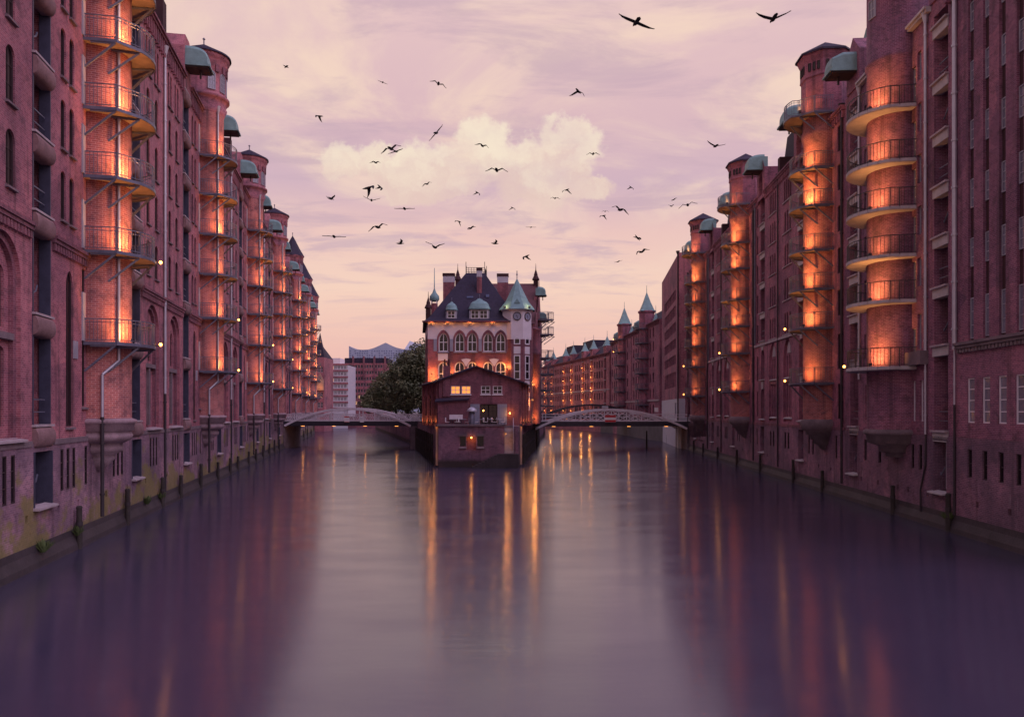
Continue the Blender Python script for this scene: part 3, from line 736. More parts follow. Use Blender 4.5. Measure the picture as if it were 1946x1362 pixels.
def plain_unit():
    root = empty('warehouse'); L = 26.5; zt = 28.2; T = 9.0; E, G = 1.75, 14.3
    wins = []; fl = (9.75, 13.3, 16.2, 19.1, 22.0, 24.9)
    colx = (17.4, 18.8, 20.2, 21.6, 23.0, 24.4, 25.7)
    holes = []; grooves = [rect(x-.27, x+.27, 9.65, 27.2) for x in colx]
    for gv in grooves: holes.append((gv, .16))
    for x in colx:
        wins.append((x, 5.6, .7, 2.2, 'rect', .1))
    for x in (11.5, 12.1) : pass
    for z in fl:
        wins.append((11.75, z-.1, .5, 1.6 if z > 10 else 2.0, 'rect', .18)); wins.append((3.8, z-.1, .5, 1.6, 'rect', .18))
    for x in (11.0, 12.0, 4.0, 6.6): wins.append((x, 5.6, .5, 2.3, 'rect', .18))
    for z in BALZ_0: wins.append((11.05, z+.1, .55, 2.1, 'rect', .16))
    holes += [(rect(x-w/2, x+w/2, z, z+h), .2) for x, z, w, h, k, y in wins]
    for x in (E, G): holes.append((rect(x-.78, x+.78, 4.9, 27.4), .8))
    m = MB(); m.facade(rect(0, L, 4.85, zt), holes); m.build('wall', 'brick_plain', root)
    for x, z, w, h, k, y in wins: window(root, x, z, w, h, k, y, 'frame_white' if z < 6 else 'frame_grey', 'glass_pale', 0, 2 if h < 2 else 3, .065 if z < 6 else .05)
    for x in colx:
        for i, z in enumerate(fl): window(root, x, z, .48, 1.4 if i else 2.0, 'rect', .14, 'frame_grey', 'glass_pale', 0, 2, .045)
        q = MB(); q.box(x-.3, x+.3, .15, .2, 9.6, 27.3); q.build('groove_back', 'brick_dark', root)
    cornice(root, 16.2, L, 9.6, 'string_course', 'stone_dark', .32, .3, .5)
    q = MB(); q.box(10.9, 12.85, -.45, .02, 8.75, 9.5); q.build('string_block', 'stone_dark', root)
    for x in (E, G):
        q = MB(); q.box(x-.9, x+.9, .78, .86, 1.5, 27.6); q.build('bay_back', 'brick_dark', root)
        zs = (5.05, 9.6, 12.7, 15.4, 18.1, 20.9, 23.7, 26.7)
        for i, z in enumerate(zs):
            bay_sill(root, x, z, 1.5, 'block')
            if i < 7: bay_door(root, x, z+.1, 1.3, min(2.9, zs[i+1]-z-.75), .72, 'wood', i % 2)
        bay_door(root, x, 2.0, 1.2, 2.5, .55, 'white', 1)
        g = MB(); g.box(x-1.2, x+1.2, -.1, 2.5, 28.21, 30.6); g.prism([(x-1.2, 30.6), (x+1.2, 30.6), (x, 31.8)], -.1, 2.5); g.build('gable', 'brick_plain', root)
        if x == E: hood(root, x, 29.3, 1.55, 1.8, 1.35, 'box')
        q = MB(); q.bar((x-1.3, 1.2, 30.65), (x, 1.2, 31.95), 2.7, .1, (0, 1, 0)); q.build('gable_cap', 'copper', root)
    cornice(root, 3.0, 7.2, zt, deep=.4, step=.6, hgt=.3, mat='concrete'); cornice(root, 10.8, 13.2, zt, deep=.4, step=.6, hgt=.3, mat='concrete'); cornice(root, 15.5, L, zt, deep=.4, step=.6, hgt=.3, mat='concrete')
    ph = []
    sl_ = list(colx)+[11.0, 12.0, 3.9, 6.3]
    for x in sl_: ph.append((rect(x-.22, x+.22, 2.9, 4.3), .3))
    for x in (E, G): ph.append((rect(x-.72, x+.72, 1.9, 4.6), .65))
    vx = (3.2, 6.0, 9.0, 10.4, 12.9, 15.9, 18.1, 20.9, 23.6)
    for x in vx: ph.append((rect(x-.14, x+.14, 1.5, 1.8), .3))
    m = MB(); m.facade(rect(0, L, .4, 4.85), ph, -.06); m.build('plinth', 'brick_quay', root)
    for x in sl_: window(root, x, 2.9, .44, 1.4, 'rect', .06, 'frame_dark', 'glass', 0, 1)
    q = MB()
    for x in vx: q.box(x-.17, x+.17, .235, .26, 1.45, 1.85)
    q.build('vent_back', 'iron', root)
    for x in (E, G): sill(root, x, 1.92, 1.7, 'concrete', .35)
    footing(root, 0, L)
    sh = MB(); sh.lathe([(1.76, 5.0), (1.76, 26.5), (1.86, 26.7), (1.86, 26.9), (1.76, 27.0), (1.76, 32.0), (1.85, 32.2), (1.85, 33.5)], 32, (T, 0)); sh.build('tower_shaft', 'brick_plain', root)
    rf = MB(); rf.lathe([(2.1, 33.5), (0, 34.8)], 32, (T, 0)); rf.build('turret_roof', 'slate', root)
    c = MB(); c.lathe([(.2, 3.4), (.7, 3.45), (.75, 3.7), (1.1, 3.75), (1.15, 4.1), (1.75, 4.3), (1.8, 4.75), (1.95, 4.8), (1.95, 5.0), (1.76, 5.1)], 32, (T, 0)); c.build('tower_corbel', 'stone_dark', root)
    window(root, 0, 0, .6, 1.1, 'rect', 0, 'frame_grey', 'glass_pale', 1, 1, .05, rz=R(-75+90), loc=(T+1.77*math.cos(R(-75)), 1.77*math.sin(R(-75)), 29.4))
    for i, z in enumerate(BALZ_0):
        balcony(root, T, z, 1, 'round', i == 0, 420.0, 2.85, 1.76)
        a = R(207); window(root, 0, 0, .75, 2.2, 'rect', 0, 'frame_white', 'glass_pale', 1, 3, .07, 'balcony_door', R(207+90), (T+1.73*math.cos(a), 1.73*math.sin(a), z+.05))
    drain(root, 12.75, 9.0, 27.6); drain(root, 12.75, 4.9, 9.0, mat='zinc', r=.06); drain(root, 0, 0, 0, mat='iron', elbow=[Vector((12.75, -.1, 4.9)), Vector((12.75, -.12, 3.2)), Vector((12.2, -.14, 1.8)), Vector((12.2, -.14, .6))], r=.05)
    drain(root, 16.0, 9.3, 27.6, r=.12); drain(root, 16.0, 6.5, 9.3, r=.05); drain(root, 16.0, .9, 6.5, mat='iron', r=.06)
    drain(root, 2.95, 8.3, 27.6)
    q = MB(); q.box(15.35, 15.6, -.35, .02, 27.2, 34); q.build('party_wall', 'brick_plain', root)
    shell(root, L, 16, GZ-.3, zt, 'brick_plain', 4.0)
    return root
# build banks
protoA = left_unit(False); protoB = left_unit(True, (0, 1, 2, 3, 4))
KIDMAP = {}
def index():
    KIDMAP.clear()
    for o in COL.objects:
        if o.parent: KIDMAP.setdefault(o.parent.name, []).append(o)
index()
ORD = ['fourth', 'third', 'second', 'first']
left_rows = []
for k in range(7):
    if k == 0: o = protoA
    elif k < 4: o = copy_tree(protoA)
    elif k == 4: o = protoB
    else: o = copy_tree(protoB)
    Y = 25.9+26.4*k+(4.5 if k > 3 else 0)
    o.location = left_loc(Y); o.rotation_euler = (0, 0, LROT)
    if k < 4: lab = 'round-turreted red brick warehouse on the mossy quay, %s before the lattice-railed footbridge' % ORD[k]
    else: lab = 'red brick warehouse with pointed slate spire on the mossy quay, %s beyond the lattice-railed footbridge' % ['first', 'second', 'third'][k-4]
    tag(o, lab, 'warehouse', 'turreted warehouses along the mossy quay')
for k in range(3):
    Ltot = 26.3 if k < 2 else 15.6
    o = right_unit(Ltot*RS) if k != 1 else copy_tree(pr_)
    if k == 0: pr_ = o; index()
    Yn = 56.5+26.3*k                     # near end; x runs towards the camera
    o.location = right_loc(Yn+Ltot); o.rotation_euler = (0, 0, RROT)
    tag(o, 'red brick warehouse with octagonal turret and steel balconies, %s before the diagonal-braced arch bridge' % ['third', 'second', 'first'][k], 'warehouse', 'octagon-turreted warehouses along the right quay')
o = plain_unit(); o.location = right_loc(56.5); o.rotation_euler = (0, 0, RROT)
tag(o, 'plain dark brick warehouse with grooved windows and curved concrete balconies', 'warehouse')
# ================================================================ water castle house on the island tip
def side_frame(name, a, b, parent):                 # empty-free local frame: returns (loc, rz, length) with -y facing out on the right of a->b
    a, b = Vector(a), Vector(b); d = b-a; return (a.x, a.y, 0), math.atan2(d.y, d.x), d.length
house = empty('water_castle_house', (0, 98, 0))
tag(house, 'gabled brick house with white plaster frieze, slate roof and clock turret on the island tip', 'house')
HW = [(-8.45, 1.2), (-6.45, 1.2), (-4.9, 1.2), (-2.95, 1.2), (-1.4, 1.2)]
hs = [(arch(x, w, 13.45, 2.35, 'pointed'), .25) for x, w in HW]
low = [(-8.5, 1.2, 9.3, 2.9), (-6.45, 1.3, 9.8, 2.4), (-4.9, 1.2, 9.8, 2.4), (-2.95, 1.3, 9.8, 2.4), (-1.4, 1.3, 9.8, 2.4)]
hs += [(arch(x, w, z, h, 'round'), .25) for x, w, z, h in low]
m = MB(); m.facade(rect(-10.36, .6, 4.4, 17.05), hs); m.build('front_wall', 'brick_house', house)
for x, w in HW: window(house, x, 13.45, w, 2.35, 'pointed', .18, 'frame_white', 'glass', 1, 1, .13); sill(house, x, 13.45, w+.25, 'shutter', .16)
for x, w, z, h in low: window(house, x, z, w, h, 'round', .18, 'frame_white', 'glass', 1, 1, .13)
bot = [(-10.38, 15.0)]
for x, w in HW:
    a = arch(x, 1.62, 13.3, 2.85, 'pointed')[2:]; a = [p for p in a if p[1] > 14.98]
    bot += [(x-.8, 15.0)]+list(reversed(a))+[(x+.8, 15.0)]
def band(parent, poly, y): 
    m = MB(); m.facade(poly, [], y); return m
m = band(house, bot+[(.6, 15.0), (.6, 17.0), (-10.38, 17.0)], -.03); m.build('plaster_frieze', 'plaster', house)
for x, w in HW:
    q = MB(); o1 = arch(x, 1.55, 13.5, 2.6, 'pointed'); o2 = arch(x, 1.22, 13.5, 2.3, 'pointed')
    n_ = len(o1)
    for k in range(2, n_-1):
        a, b, c, d = o1[k], o1[k+1], o2[k+1], o2[k]
        q.add([(a[0], -.08, a[1]), (b[0], -.08, b[1]), (c[0], -.08, c[1]), (d[0], -.08, d[1]), (a[0], 0, a[1]), (b[0], 0, b[1]), (c[0], 0, c[1]), (d[0], 0, d[1])], [(0, 1, 2, 3), (0, 4, 5, 1), (3, 2, 6, 7)])
    q.build('arch_hood', 'brick_trim', house)
for x in (-9.45, -7.45, -3.92, -.42): q = MB(); q.box(x-.2, x+.2, -.07, .02, 13.5, 15.0); q.build('shutter_panel', 'shutter', house)
for x, z0, z1, w in ((-8.5, 12.35, 13.25, 1.2),): q = MB(); q.box(x-w/2, x+w/2, -.03, .02, z0, z1); q.build('plaster_panel', 'plaster', house)
for x in (-5.65, -2.2):
    q = MB(); q.prism([(x-.6, 12.5), (x, 11.6), (x+.6, 12.5), (x, 12.62)], -.03, .02); q.build('plaster_spandrel', 'plaster', house)
q = MB(); q.box(-11.0, .0, -.5, .02, 17.03, 17.22); q.build('eave', 'brick_trim', house)
# side walls
loc, rz, ln = side_frame('l', (-12.1, 13.2), (-10.36, 0), house)
q = MB(); q.facade(rect(0, ln, 4.4, 17.05), [(arch(x, 1.2, z, 2.3, 'round'), .2) for x in (3, 6.5, 10) for z in (9.8, 13.4)]); q.build('side_wall', 'brick_house', house, loc, rz)
q = MB(); q.facade(rect(0, ln, 15.9, 17.0), [], -.03); q.build('plaster_frieze', 'plaster', house, loc, rz)
for x in (3, 6.5, 10):
    for z in (9.8, 13.4):
        p = Matrix.Rotation(rz, 4, 'Z') @ Vector((x, .15, z)); window(house, 0, 0, 1.2, 2.3, 'round', 0, 'frame_white', 'glass', 1, 1, .12, rz=rz, loc=(p.x+loc[0], p.y+loc[1], z))
loc, rz, ln = side_frame('r', (2.3, 1.5), (3.2, 14.5), house)
q = MB(); q.facade(rect(0, ln, 4.4, 17.05), [(arch(x, 1.0, z, 2.3, 'round'), .2) for x in (3, 6.5) for z in (9.8, 13.4)]); q.build('side_wall', 'brick_house', house, loc, rz)
# roof
r = MB(); e = [(-10.9, -.55), (1.2, -.55), (3.5, 14.5), (-12.6, 14)]; mid = [(-10.2, .3), (.4, .3), (2.4, 13.6), (-11.6, 13.3)]; rd = [(-5.98, 5.4), (-3.55, 5.4), (-3.4, 8.4), (-6.1, 8.4)]
vs = [(x, y, 17.1) for x, y in e]+[(x, y, 17.75) for x, y in mid]+[(x, y, 24.05) for x, y in rd]
r.add(vs, [(k, (k+1) % 4, (k+1) % 4+4, k+4) for k in range(4)]+[(k+4, (k+1) % 4+4, (k+1) % 4+8, k+8) for k in range(4)]+[(8, 9, 10, 11)]); roof = r.build('roof', 'slate', house)
q = MB(); pts = [Vector((x, y, 24.75)) for x, y in rd]; q.path(pts, .06, None, True); q.path([p-Vector((0, 0, .28)) for p in pts], .045, None, True)
for a, b in zip(pts, pts[1:]+pts[:1]):
    for k in range(7): p = a.lerp(b, k/7); q.bar(p-Vector((0, 0, .7)), p, .05)
for p in pts: q.bar(p-Vector((0, 0, .7)), p+Vector((0, 0, .75)), .07)
q.build('ridge_railing', 'iron', house)
def dormer(xc, y, w, z0, hb, hd, nw):
    d = MB(); d.box(xc-w/2, xc+w/2, y, y+2.2, z0, z0+hb); d = d.build('dormer', 'frame_grey', house)
    for k in range(nw): ww = (w-.3)/nw; window(d, xc-w/2+.15+ww*(k+.5), z0+.15, ww-.1, hb-.25, 'rect', y-.03, 'frame_white', 'glass', 1, 1, .08)
    c = MB(); prof = [(1.12, 0), (1.12, .08), (1.0, .3), (.92, .5), (.7, .68), (.4, .8), (.18, .95), (0, 1.0)]
    rows = []
    for rx, zz in prof:
        rows.append([(xc+math.copysign(abs(math.cos(t))**.55, math.cos(t))*rx*w/2, y+.7+math.copysign(abs(math.sin(t))**.55, math.sin(t))*rx*.95, z0+hb+zz*hd) for t in [2*PI*k/20 for k in range(20)]])
    for a, b in zip(rows, rows[1:]): c.add(a+b, [(k, (k+1) % 20, (k+1) % 20+20, k+20) for k in range(20)], None, True)
    c.build('dormer_dome', 'copper', d); f = MB(); f.tube((xc, y+.7, z0+hb+hd*.95), (xc, y+.7, z0+hb+hd+.4), .04); f.lathe([(0, z0+hb+hd+.3), (.09, z0+hb+hd+.4), (0, z0+hb+hd+.5)], 8, (xc, y+.7)); f.build('finial', 'steel', d)
dormer(-7.47, .0, 1.35, 17.4, 1.15, 1.15, 1); dormer(-4.03, .0, 2.45, 17.35, 1.3, 1.45, 2)
def chimney(xc, y, w, d_, z0, z1, parent=house, capw=.12):
    c = MB(); c.box(xc-w/2, xc+w/2, y, y+d_, z0, z1); c = c.build('chimney', 'brick_house', parent)
    q = MB(); q.box(xc-w/2-.02, xc+w/2+.02, y-.02, y+d_+.02, z1-1.15, z1-.35); q.build('chimney_band', 'plaster_grey', c)
    q = MB(); q.box(xc-w/2-.07, xc+w/2+.07, y-.07, y+d_+.07, z1-.34, z1+.02); q.build('chimney_cap', 'brick_dark', c)
chimney(-8.2, 5.0, 1.45, .9, 18.2, 23.95); chimney(-1.2, 5.0, 1.4, .9, 18.2, 23.9); chimney(-4.15, 3.0, .62, .6, 19.8, 24.3)
q = MB(); q.box(-5.7, -4.9, 2.35, 3.2, 20.4, 20.62); q.build('roof_hatch', 'tarp', house)
q = MB(); q.box(-3.3, -2.9, 2.4, 3.0, 20.5, 20.85); q.build('roof_hatch', 'tarp', house)
# clock turret
TX, TY = .62, 1.2; rc = 1.89
t = MB(); t.lathe([(rc, 4.4), (rc, 14.95)], 8, (TX, TY), smooth=False, off=PI/8); t.build('turret_shaft', 'brick_house', house)
t = MB(); t.lathe([(rc-.02, 14.9), (rc+.03, 14.95), (rc+.03, 18.45), (rc+.22, 18.5), (rc+.22, 18.7)], 8, (TX, TY), smooth=False, off=PI/8); t.build('turret_wall', 'plaster', house)
t = MB(); t.lathe([(rc+.5, 18.6), (rc+.42, 18.75), (rc-.35, 19.7), (.1, 22.5), (.0, 22.6)], 8, (TX, TY), smooth=False, off=PI/8); tr = t.build('turret_roof', 'copper', house)
t = MB(); t.tube((TX, TY, 22.5), (TX, TY, 23.6), .05); t.lathe([(0, 23.0), (.13, 23.15), (0, 23.3)], 8, (TX, TY)); t.build('finial', 'steel', tr)
t = MB(); t.lathe([(0, 0), (.3, .0), (.3, .5), (0, .5)], 12); 
ey = MB(); ey.box(TX-.3, TX+.3, TY-1.75, TY-.9, 19.0, 19.35); ey.prism([(TX-.38, 19.35), (TX+.38, 19.35), (TX, 19.9)], TY-1.8, TY-.8); ey.build('roof_eyelet', 'copper', tr)
ap = rc*math.cos(PI/8)
for a in (-90, -45):
    ca, sa = math.cos(R(a)), math.sin(R(a)); px_, py_ = TX+(ap+.05)*ca, TY+(ap+.05)*sa
    c = MB()
    for k in range(20):
        t0, t1 = 2*PI*k/20, 2*PI*(k+1)/20; c.add([(0, -.04, 0), (.46*math.cos(t0), -.04, .46*math.sin(t0)), (.46*math.cos(t1), -.04, .46*math.sin(t1))], [(0, 1, 2)])
        c.add([(.46*math.cos(t0), -.04, .46*math.sin(t0)), (.46*math.cos(t0), .05, .46*math.sin(t0)), (.46*math.cos(t1), .05, .46*math.sin(t1)), (.46*math.cos(t1), -.04, .46*math.sin(t1))], [(0, 1, 2, 3)])
    cl = c.build('clock_face', 'shutter', house, (px_, py_, 17.75), R(a+90))
    rg = MB()
    for k in range(24):
        t0, t1 = 2*PI*k/24, 2*PI*(k+1)/24; rg.bar((.47*math.cos(t0), -.05, .47*math.sin(t0)), (.47*math.cos(t1), -.05, .47*math.sin(t1)), .09, .06, (0, 1, 0))
    rg.build('clock_rim', 'iron', cl)
    hd = MB(); hd.bar((0, -.07, 0), (.05, -.07, -.3), .05, .02, (0, 1, 0)); hd.build('clock_hand', 'iron', cl)
    hd = MB(); hd.bar((0, -.06, 0), (-.13, -.06, .16), .06, .02, (0, 1, 0)); hd.build('clock_hand', 'iron', cl)
    for z, h, k in ((10.0, 3.0, 'rect'), (14.3, .95, 'round'), (6.2, 2.2, 'rect')):
        window(house, 0, 0, .8, h, k, 0, 'frame_white', 'glass', 0, 2 if h > 2 else 0, .13, rz=R(a+90), loc=(px_-.04*ca, py_-.04*sa, z))
    for z in (13.15, 8.95):
        q = MB(); q.box(-.42, .42, -.03, .02, 0, .9); q.build('plaster_panel', 'plaster', house, (px_-.03*ca, py_-.03*sa, z), R(a+90))
# rear block with gabled side and hoist balconies
q = MB(); q.add([(-12.0, 15, 4.4), (3.36, 15, 4.4), (3.36, 15, 18.6), (-12.0, 15, 18.6)], [(0, 1, 2, 3)])
q.add([(-13.4, 30, 4.4), (-12.0, 15, 4.4), (-12.0, 15, 18.6), (-13.4, 30, 18.6)], [(0, 1, 2, 3)]); q.build('rear_wall', 'brick_house', house)
loc, rz, ln = side_frame('rr', (3.36, 15), (4.8, 30), house)
q = MB(); wl = [(x, z) for x in (2.2, 12.9) for z in (8, 11, 14, 17)]
q.facade([(0, 4.4), (ln, 4.4), (ln, 20), (ln-2.5, 20.5), (ln/2+1.2, 24.6), (ln/2+.8, 26.2), (ln/2-.8, 26.2), (ln/2-1.2, 24.6), (2.5, 20.5), (0, 20)], [(arch(x, .9, z, 1.8, 'round'), .2) for x, z in wl]+[(rect(4.2, 5.8, 6, 23), .5)]); q.build('gable_wall', 'brick_house', house, loc, rz)
M4 = Matrix.Translation(loc) @ Matrix.Rotation(rz, 4, 'Z')
for x, z in wl: p = M4 @ Vector((x, .15, z)); window(house, 0, 0, .9, 1.8, 'round', 0, 'frame_dark', 'glass', 1, 1, .08, rz=rz, loc=p)
for z in (7.0, 9.3, 11.7, 14.1, 17.6, 19.8):
    p = M4 @ Vector((7.4, 0, z)); key = (-1, 'steel', 1.5)
    o = balcony(house, 0, z, -1, 'steel', False, 0, 1.5, 1.2); o.location = p; o.rotation_euler = (0, 0, rz)
o = hood(house, 0, 0, 1.4, 1.2, 1.3); o.location = M4 @ Vector((5.0, 0, 23.2)); o.rotation_euler = (0, 0, rz)
o = hood(house, 0, 0, 1.6, 1.0, 1.0, 'box'); o.location = M4 @ Vector((10.5, 0, 20.4)); o.rotation_euler = (0, 0, rz)
q = MB(); q.add([(-12.2, 14.8, 18.5), (3.3, 14.8, 18.5), (3.9, 22.5, 25.4), (-8.3, 22.5, 25.4), (4.6, 30.2, 18.5), (-13.5, 30.2, 18.5)], [(0, 1, 2, 3), (3, 2, 4, 5), (0, 3, 5)]); q.build('rear_roof', 'roof_red', house)
for x, y in ((3.6, 22.4), (-8.2, 22.4), (-12.3, 19)):
    z = 25.2 if x > -10 else 20.5
    q = MB(); q.box(x-.35, x+.35, y-.35, y+.35, z-1.2, z+.7); q.lathe([(.55, z+.7), (.55, z+.85), (.28, z+1.4), (.3, z+1.5), (.06, z+2.3), (.02, z+3.2), (0, z+3.2)], 8, (x, y), smooth=False); q.build('pinnacle', 'brick_dark', house)
q = MB(); x, y = -11.6, 21.0; q.lathe([(.5, 19), (.5, 22.2)], 8, (x, y), smooth=False); q = q.build('lantern_turret', 'brick_house', house)
c = MB(); c.lathe([(.55, 22.5), (.75, 22.8), (.7, 23.3), (.3, 23.8), (.08, 24.4), (.04, 27.5), (0, 27.5)], 12, (x, y)); c.build('onion_dome', 'copper', q)
c = MB(); [c.bar((x+dx_, y+dy_, 22.1), (x+dx_, y+dy_, 22.6), .12) for dx_ in (-.38, .38) for dy_ in (-.38, .38)]; c.build('lantern_post', 'plaster', q)
q = MB(); q.lathe([(.75, 4.4), (.75, 13.6), (.9, 13.8), (.9, 14.1), (.75, 14.2), (.75, 17.1), (.95, 17.3), (0, 17.5)], 16, (3.1, 10.5)); q.build('round_pier', 'brick_house', house)
# front annex
hs = [(rect(-8.03+dx_, -6.95+dx_, 8.1, 9.05), .18) for dx_ in (1.0, 2.22, 4.46, 5.83)]
hs.append((rect(-3.65, -1.72, 4.55, 6.95), .5))
m = MB(); m.facade([(-8.4, 4.4), (.8, 4.4), (.8, 9.7), (-4.1, 11.25), (-8.4, 9.7)], hs, -6.5); annex = m.build('annex_wall', 'brick_trim', house)
for i, dx_ in enumerate((1.0, 2.22, 4.46, 5.83)):
    window(house, -7.49+dx_, 8.1, 1.08, .95, 'rect', -6.4, 'frame_white', 'window_lit' if i < 2 else 'glass', 1, 1, .09); sill(house, -7.49+dx_, 8.1, 1.25, 'frame_white', .1).location.y = -6.5
q = MB(); q.box(-3.7, -1.65, -6.05, -6.0, 4.5, 7.0); q.build('doorway_back', 'brick_dark', house)
for x in (-3.2, -2.2): window(house, x, 4.6, .95, 2.3, 'rect', -6.15, 'frame_dark', 'glass', 1, 2, .06, 'door')
for x in (-4.25, -1.12):
    q = MB(); [q.box(x-.54+k*.218, x-.54+k*.218+.205, -6.6, -6.52, 4.6, 6.95) for k in range(5)]; [q.box(x-.52, x+.52, -6.64, -6.6, z, z+.12) for z in (4.9, 6.5)]; q.build('door_shutter', 'shutter', house)
r = MB(); T_ = .16
for s, xe, xb in ((-1, -9.0, -11.5), (1, 1.35, 2.3)):
    a = [(-4.1, -6.95, 11.35), (xe, -6.95, 9.5), (xb, .0, 9.3), (-4.1, .0, 11.35)]
    r.add(a+[(x, y, z-T_) for x, y, z in a], [(0, 1, 2, 3), (4, 7, 6, 5), (0, 4, 5, 1), (1, 5, 6, 2)])
r.build('annex_roof', 'slate', house)
for a, b in (((-11.0, 0), (-8.4, -6.5)), ((.8, -6.5), (1.9, -.2))):
    loc, rz, ln = side_frame('x', a, b, house)
    q = MB(); q.facade(rect(0, ln, 4.4, 9.6), [(arch(x, .9, 5.6, 2.4, 'seg'), .2) for x in (1.6, 3.5, 5.4)]); q.build('annex_side', 'brick_house', house, loc, rz)
    Mx = Matrix.Translation(loc) @ Matrix.Rotation(rz, 4, 'Z')
    for x in (1.6, 3.5, 5.4): window(house, 0, 0, .9, 2.4, 'seg', 0, 'frame_dark', 'glass', 1, 2, .07, rz=rz, loc=Mx @ Vector((x, .15, 5.6)))
    for x in (.5, 2.55, 4.45, 6.3):
        q = MB(); q.box(x-.22, x+.22, -.15, .02, 4.5, 9.4); q.build('pilaster', 'brick_house', house, loc, rz)
        p = Mx @ Vector((x, -.4, 4.75)); inst('floodlight', lamp_meshes()['flood'], house, p, rz); light(house, Mx @ Vector((x, -.42, 5.0)), 15)
q = MB(); q.box(-7.9, -7.1, -6.75, -6.2, 7.8, 11.3); q = q.build('annex_chimney', 'brick_trim', house)
for x in (-7.72, -7.28): c = MB(); c.tube((x, -6.5, 11.3), (x, -6.5, 12.1), .13, .11); c.build('chimney_pot', 'brick_dark', q)
q = MB(); q.box(-8.4, -5.0, -8.0, -6.52, 4.4, 7.35); q = q.build('lean_to', 'brick_trim', house)
c = MB(); c.add([(-8.7, -8.3, 7.3), (-4.8, -8.3, 7.55), (-4.8, -6.5, 7.85), (-8.7, -6.5, 7.6), (-8.7, -8.3, 7.15), (-4.8, -8.3, 7.4)], [(0, 1, 2, 3), (4, 5, 1, 0)]); c.build('lean_to_roof', 'slate', q)
# lamps on the house: each a small fixture with its own glow
def wall_lamp(p, e, parent=house, col=OR, bulb='bulb', off=(0, -.18, .06)):
    o = inst('floodlight', lamp_meshes()['flood'], parent, p); light(parent, Vector(p)+Vector(off), e, col)
for x in (-9.85, -7.45, -3.92, -.6): wall_lamp((x, -.5, 10.6 if x in (-9.85, -7.45) else 11.25), 90, off=(0, -.05, .3))
wall_lamp((-9.7, -.4, 9.75), 110, off=(0, -.1, .3))
for x in (-9.9, -7.9, -5.2, -2.4): wall_lamp((x, -.4, 16.75), 22, off=(0, -.12, .2))
for a in (-135, -45): wall_lamp((TX+2.2*math.cos(R(a)), TY+2.2*math.sin(R(a)), 18.85), 18, off=(0, -.1, .25), col=(1, .75, .3))
wall_lamp((2.95, 9.2, 9.6), 150, off=(0.1, -.2, .3)); wall_lamp((2.5, .1, 7.5), 45, off=(.1, -.25, -.1)); wall_lamp((3.0, 9.2, 5.0), 60, off=(.2, -.1, .3))
inst('lamp', lamp_meshes()['bulb'], house, (-.25, -6.72, 5.9)); light(house, (-.25, -6.95, 5.9), 22)
inst('lamp', lamp_meshes()['bulb'], house, (-3.3, -6.2, 6.2))
# ---- island quay
quay = empty('island_quay'); tag(quay, 'stained brick island quay wall with steps, lit niche and timber fenders', 'quay wall')
def seg_wall(parent, a, b, z0, z1, mat, holes=(), name='quay_face', poly=None):
    a, b = Vector(a), Vector(b); d = b-a; m = MB(); m.facade(poly or rect(0, d.length, z0, z1), list(holes)); return m.build(name, mat, parent, (a.x, a.y, 0), math.atan2(d.y, d.x))
FX = -8.05
hs = [(arch(3.6, 1.05, 1.85, 1.55, 'seg'), .5), (rect(2.35, 3.0, 2.3, 3.4), .3), (rect(4.25, 4.95, 2.3, 3.4), .3)]
seg_wall(quay, (FX, 87), (.69, 87), -.3, 4.5, 'brick_quay', hs, poly=[(0, -.3), (8.74, -.3), (8.74, 4.5), (8.25, 4.5), (8.25, 1.55), (7.2, 1.55), (7.2, 4.5), (0, 4.5)])
seg_wall(quay, (-17.9, 144), (FX, 87), -.3, 4.5, 'brick_quay'); seg_wall(quay, (-46, 268), (-17.9, 144), -.3, 4.5, 'brick_quay')
seg_wall(quay, (.69, 87), (4.5, 144), -.3, 4.5, 'brick_quay'); seg_wall(quay, (4.5, 144), (9, 215), -.3, 4.5, 'brick_quay')
q = MB(); q.box(FX+2.9, FX+4.4, 87.45, 87.5, 1.8, 3.5); q.build('niche_back', 'brick_trim', quay)
inst('lamp', lamp_meshes()['bulb'], quay, (FX+3.6, 87.15, 3.25)); light(quay, (FX+3.6, 86.85, 3.15), 14)
for x in (2.67, 4.6):
    q = MB(); q.box(FX+x-.4, FX+x+.4, 86.8, 87.05, 2.1, 2.22); q.build('sill', 'stone', quay); q = MB(); q.box(FX+x-.35, FX+x+.35, 87.25, 87.3, 2.25, 3.45); q.build('window', 'glass', quay)
    q = MB(); q.box(FX+x-.42, FX+x+.42, 86.75, 87.02, 3.42, 3.62); q.build('hood_stone', 'stone_dark', quay)
q = MB(); q.box(FX-.15, FX+7.2, 86.85, 87.5, 4.501, 4.72); q.build('coping', 'stone_dark', quay)
for k in range(9):                                   # steps through the wall, then down to the water
    q = MB(); q.box(FX+7.21, FX+8.24, 87.1+k*.33, 87.1+(k+1)*.33+.02, .5, 1.75+k*.31); q.build('step', 'stone', quay)
q = MB(); q.box(-1.6, .75, 85.7, 86.99, -.3, 1.52); q.build('landing', 'footing', quay)
for k in range(8):
    q = MB(); q.box(-1.6-(k+1)*.34, -1.6-k*.34-.003, 85.7, 86.99, -.3, 1.38-k*.175); q.build('step', 'footing', quay)
q = MB(); q.path([Vector((FX+8.2, 87.1, 2.6)), Vector((FX+8.2, 90, 5.4))], .05); [q.bar((FX+8.2, 87.1+k*.97, 1.7+k*.93), (FX+8.2, 87.1+k*.97, 2.6+k*.93), .04) for k in range(4)]; q.build('handrail', 'zinc', quay); inst('floodlight', lamp_meshes()['flood'], quay, (FX+7.3, 87.3, 3.6)); light(quay, (FX+7.45, 87.0, 3.6), 30)
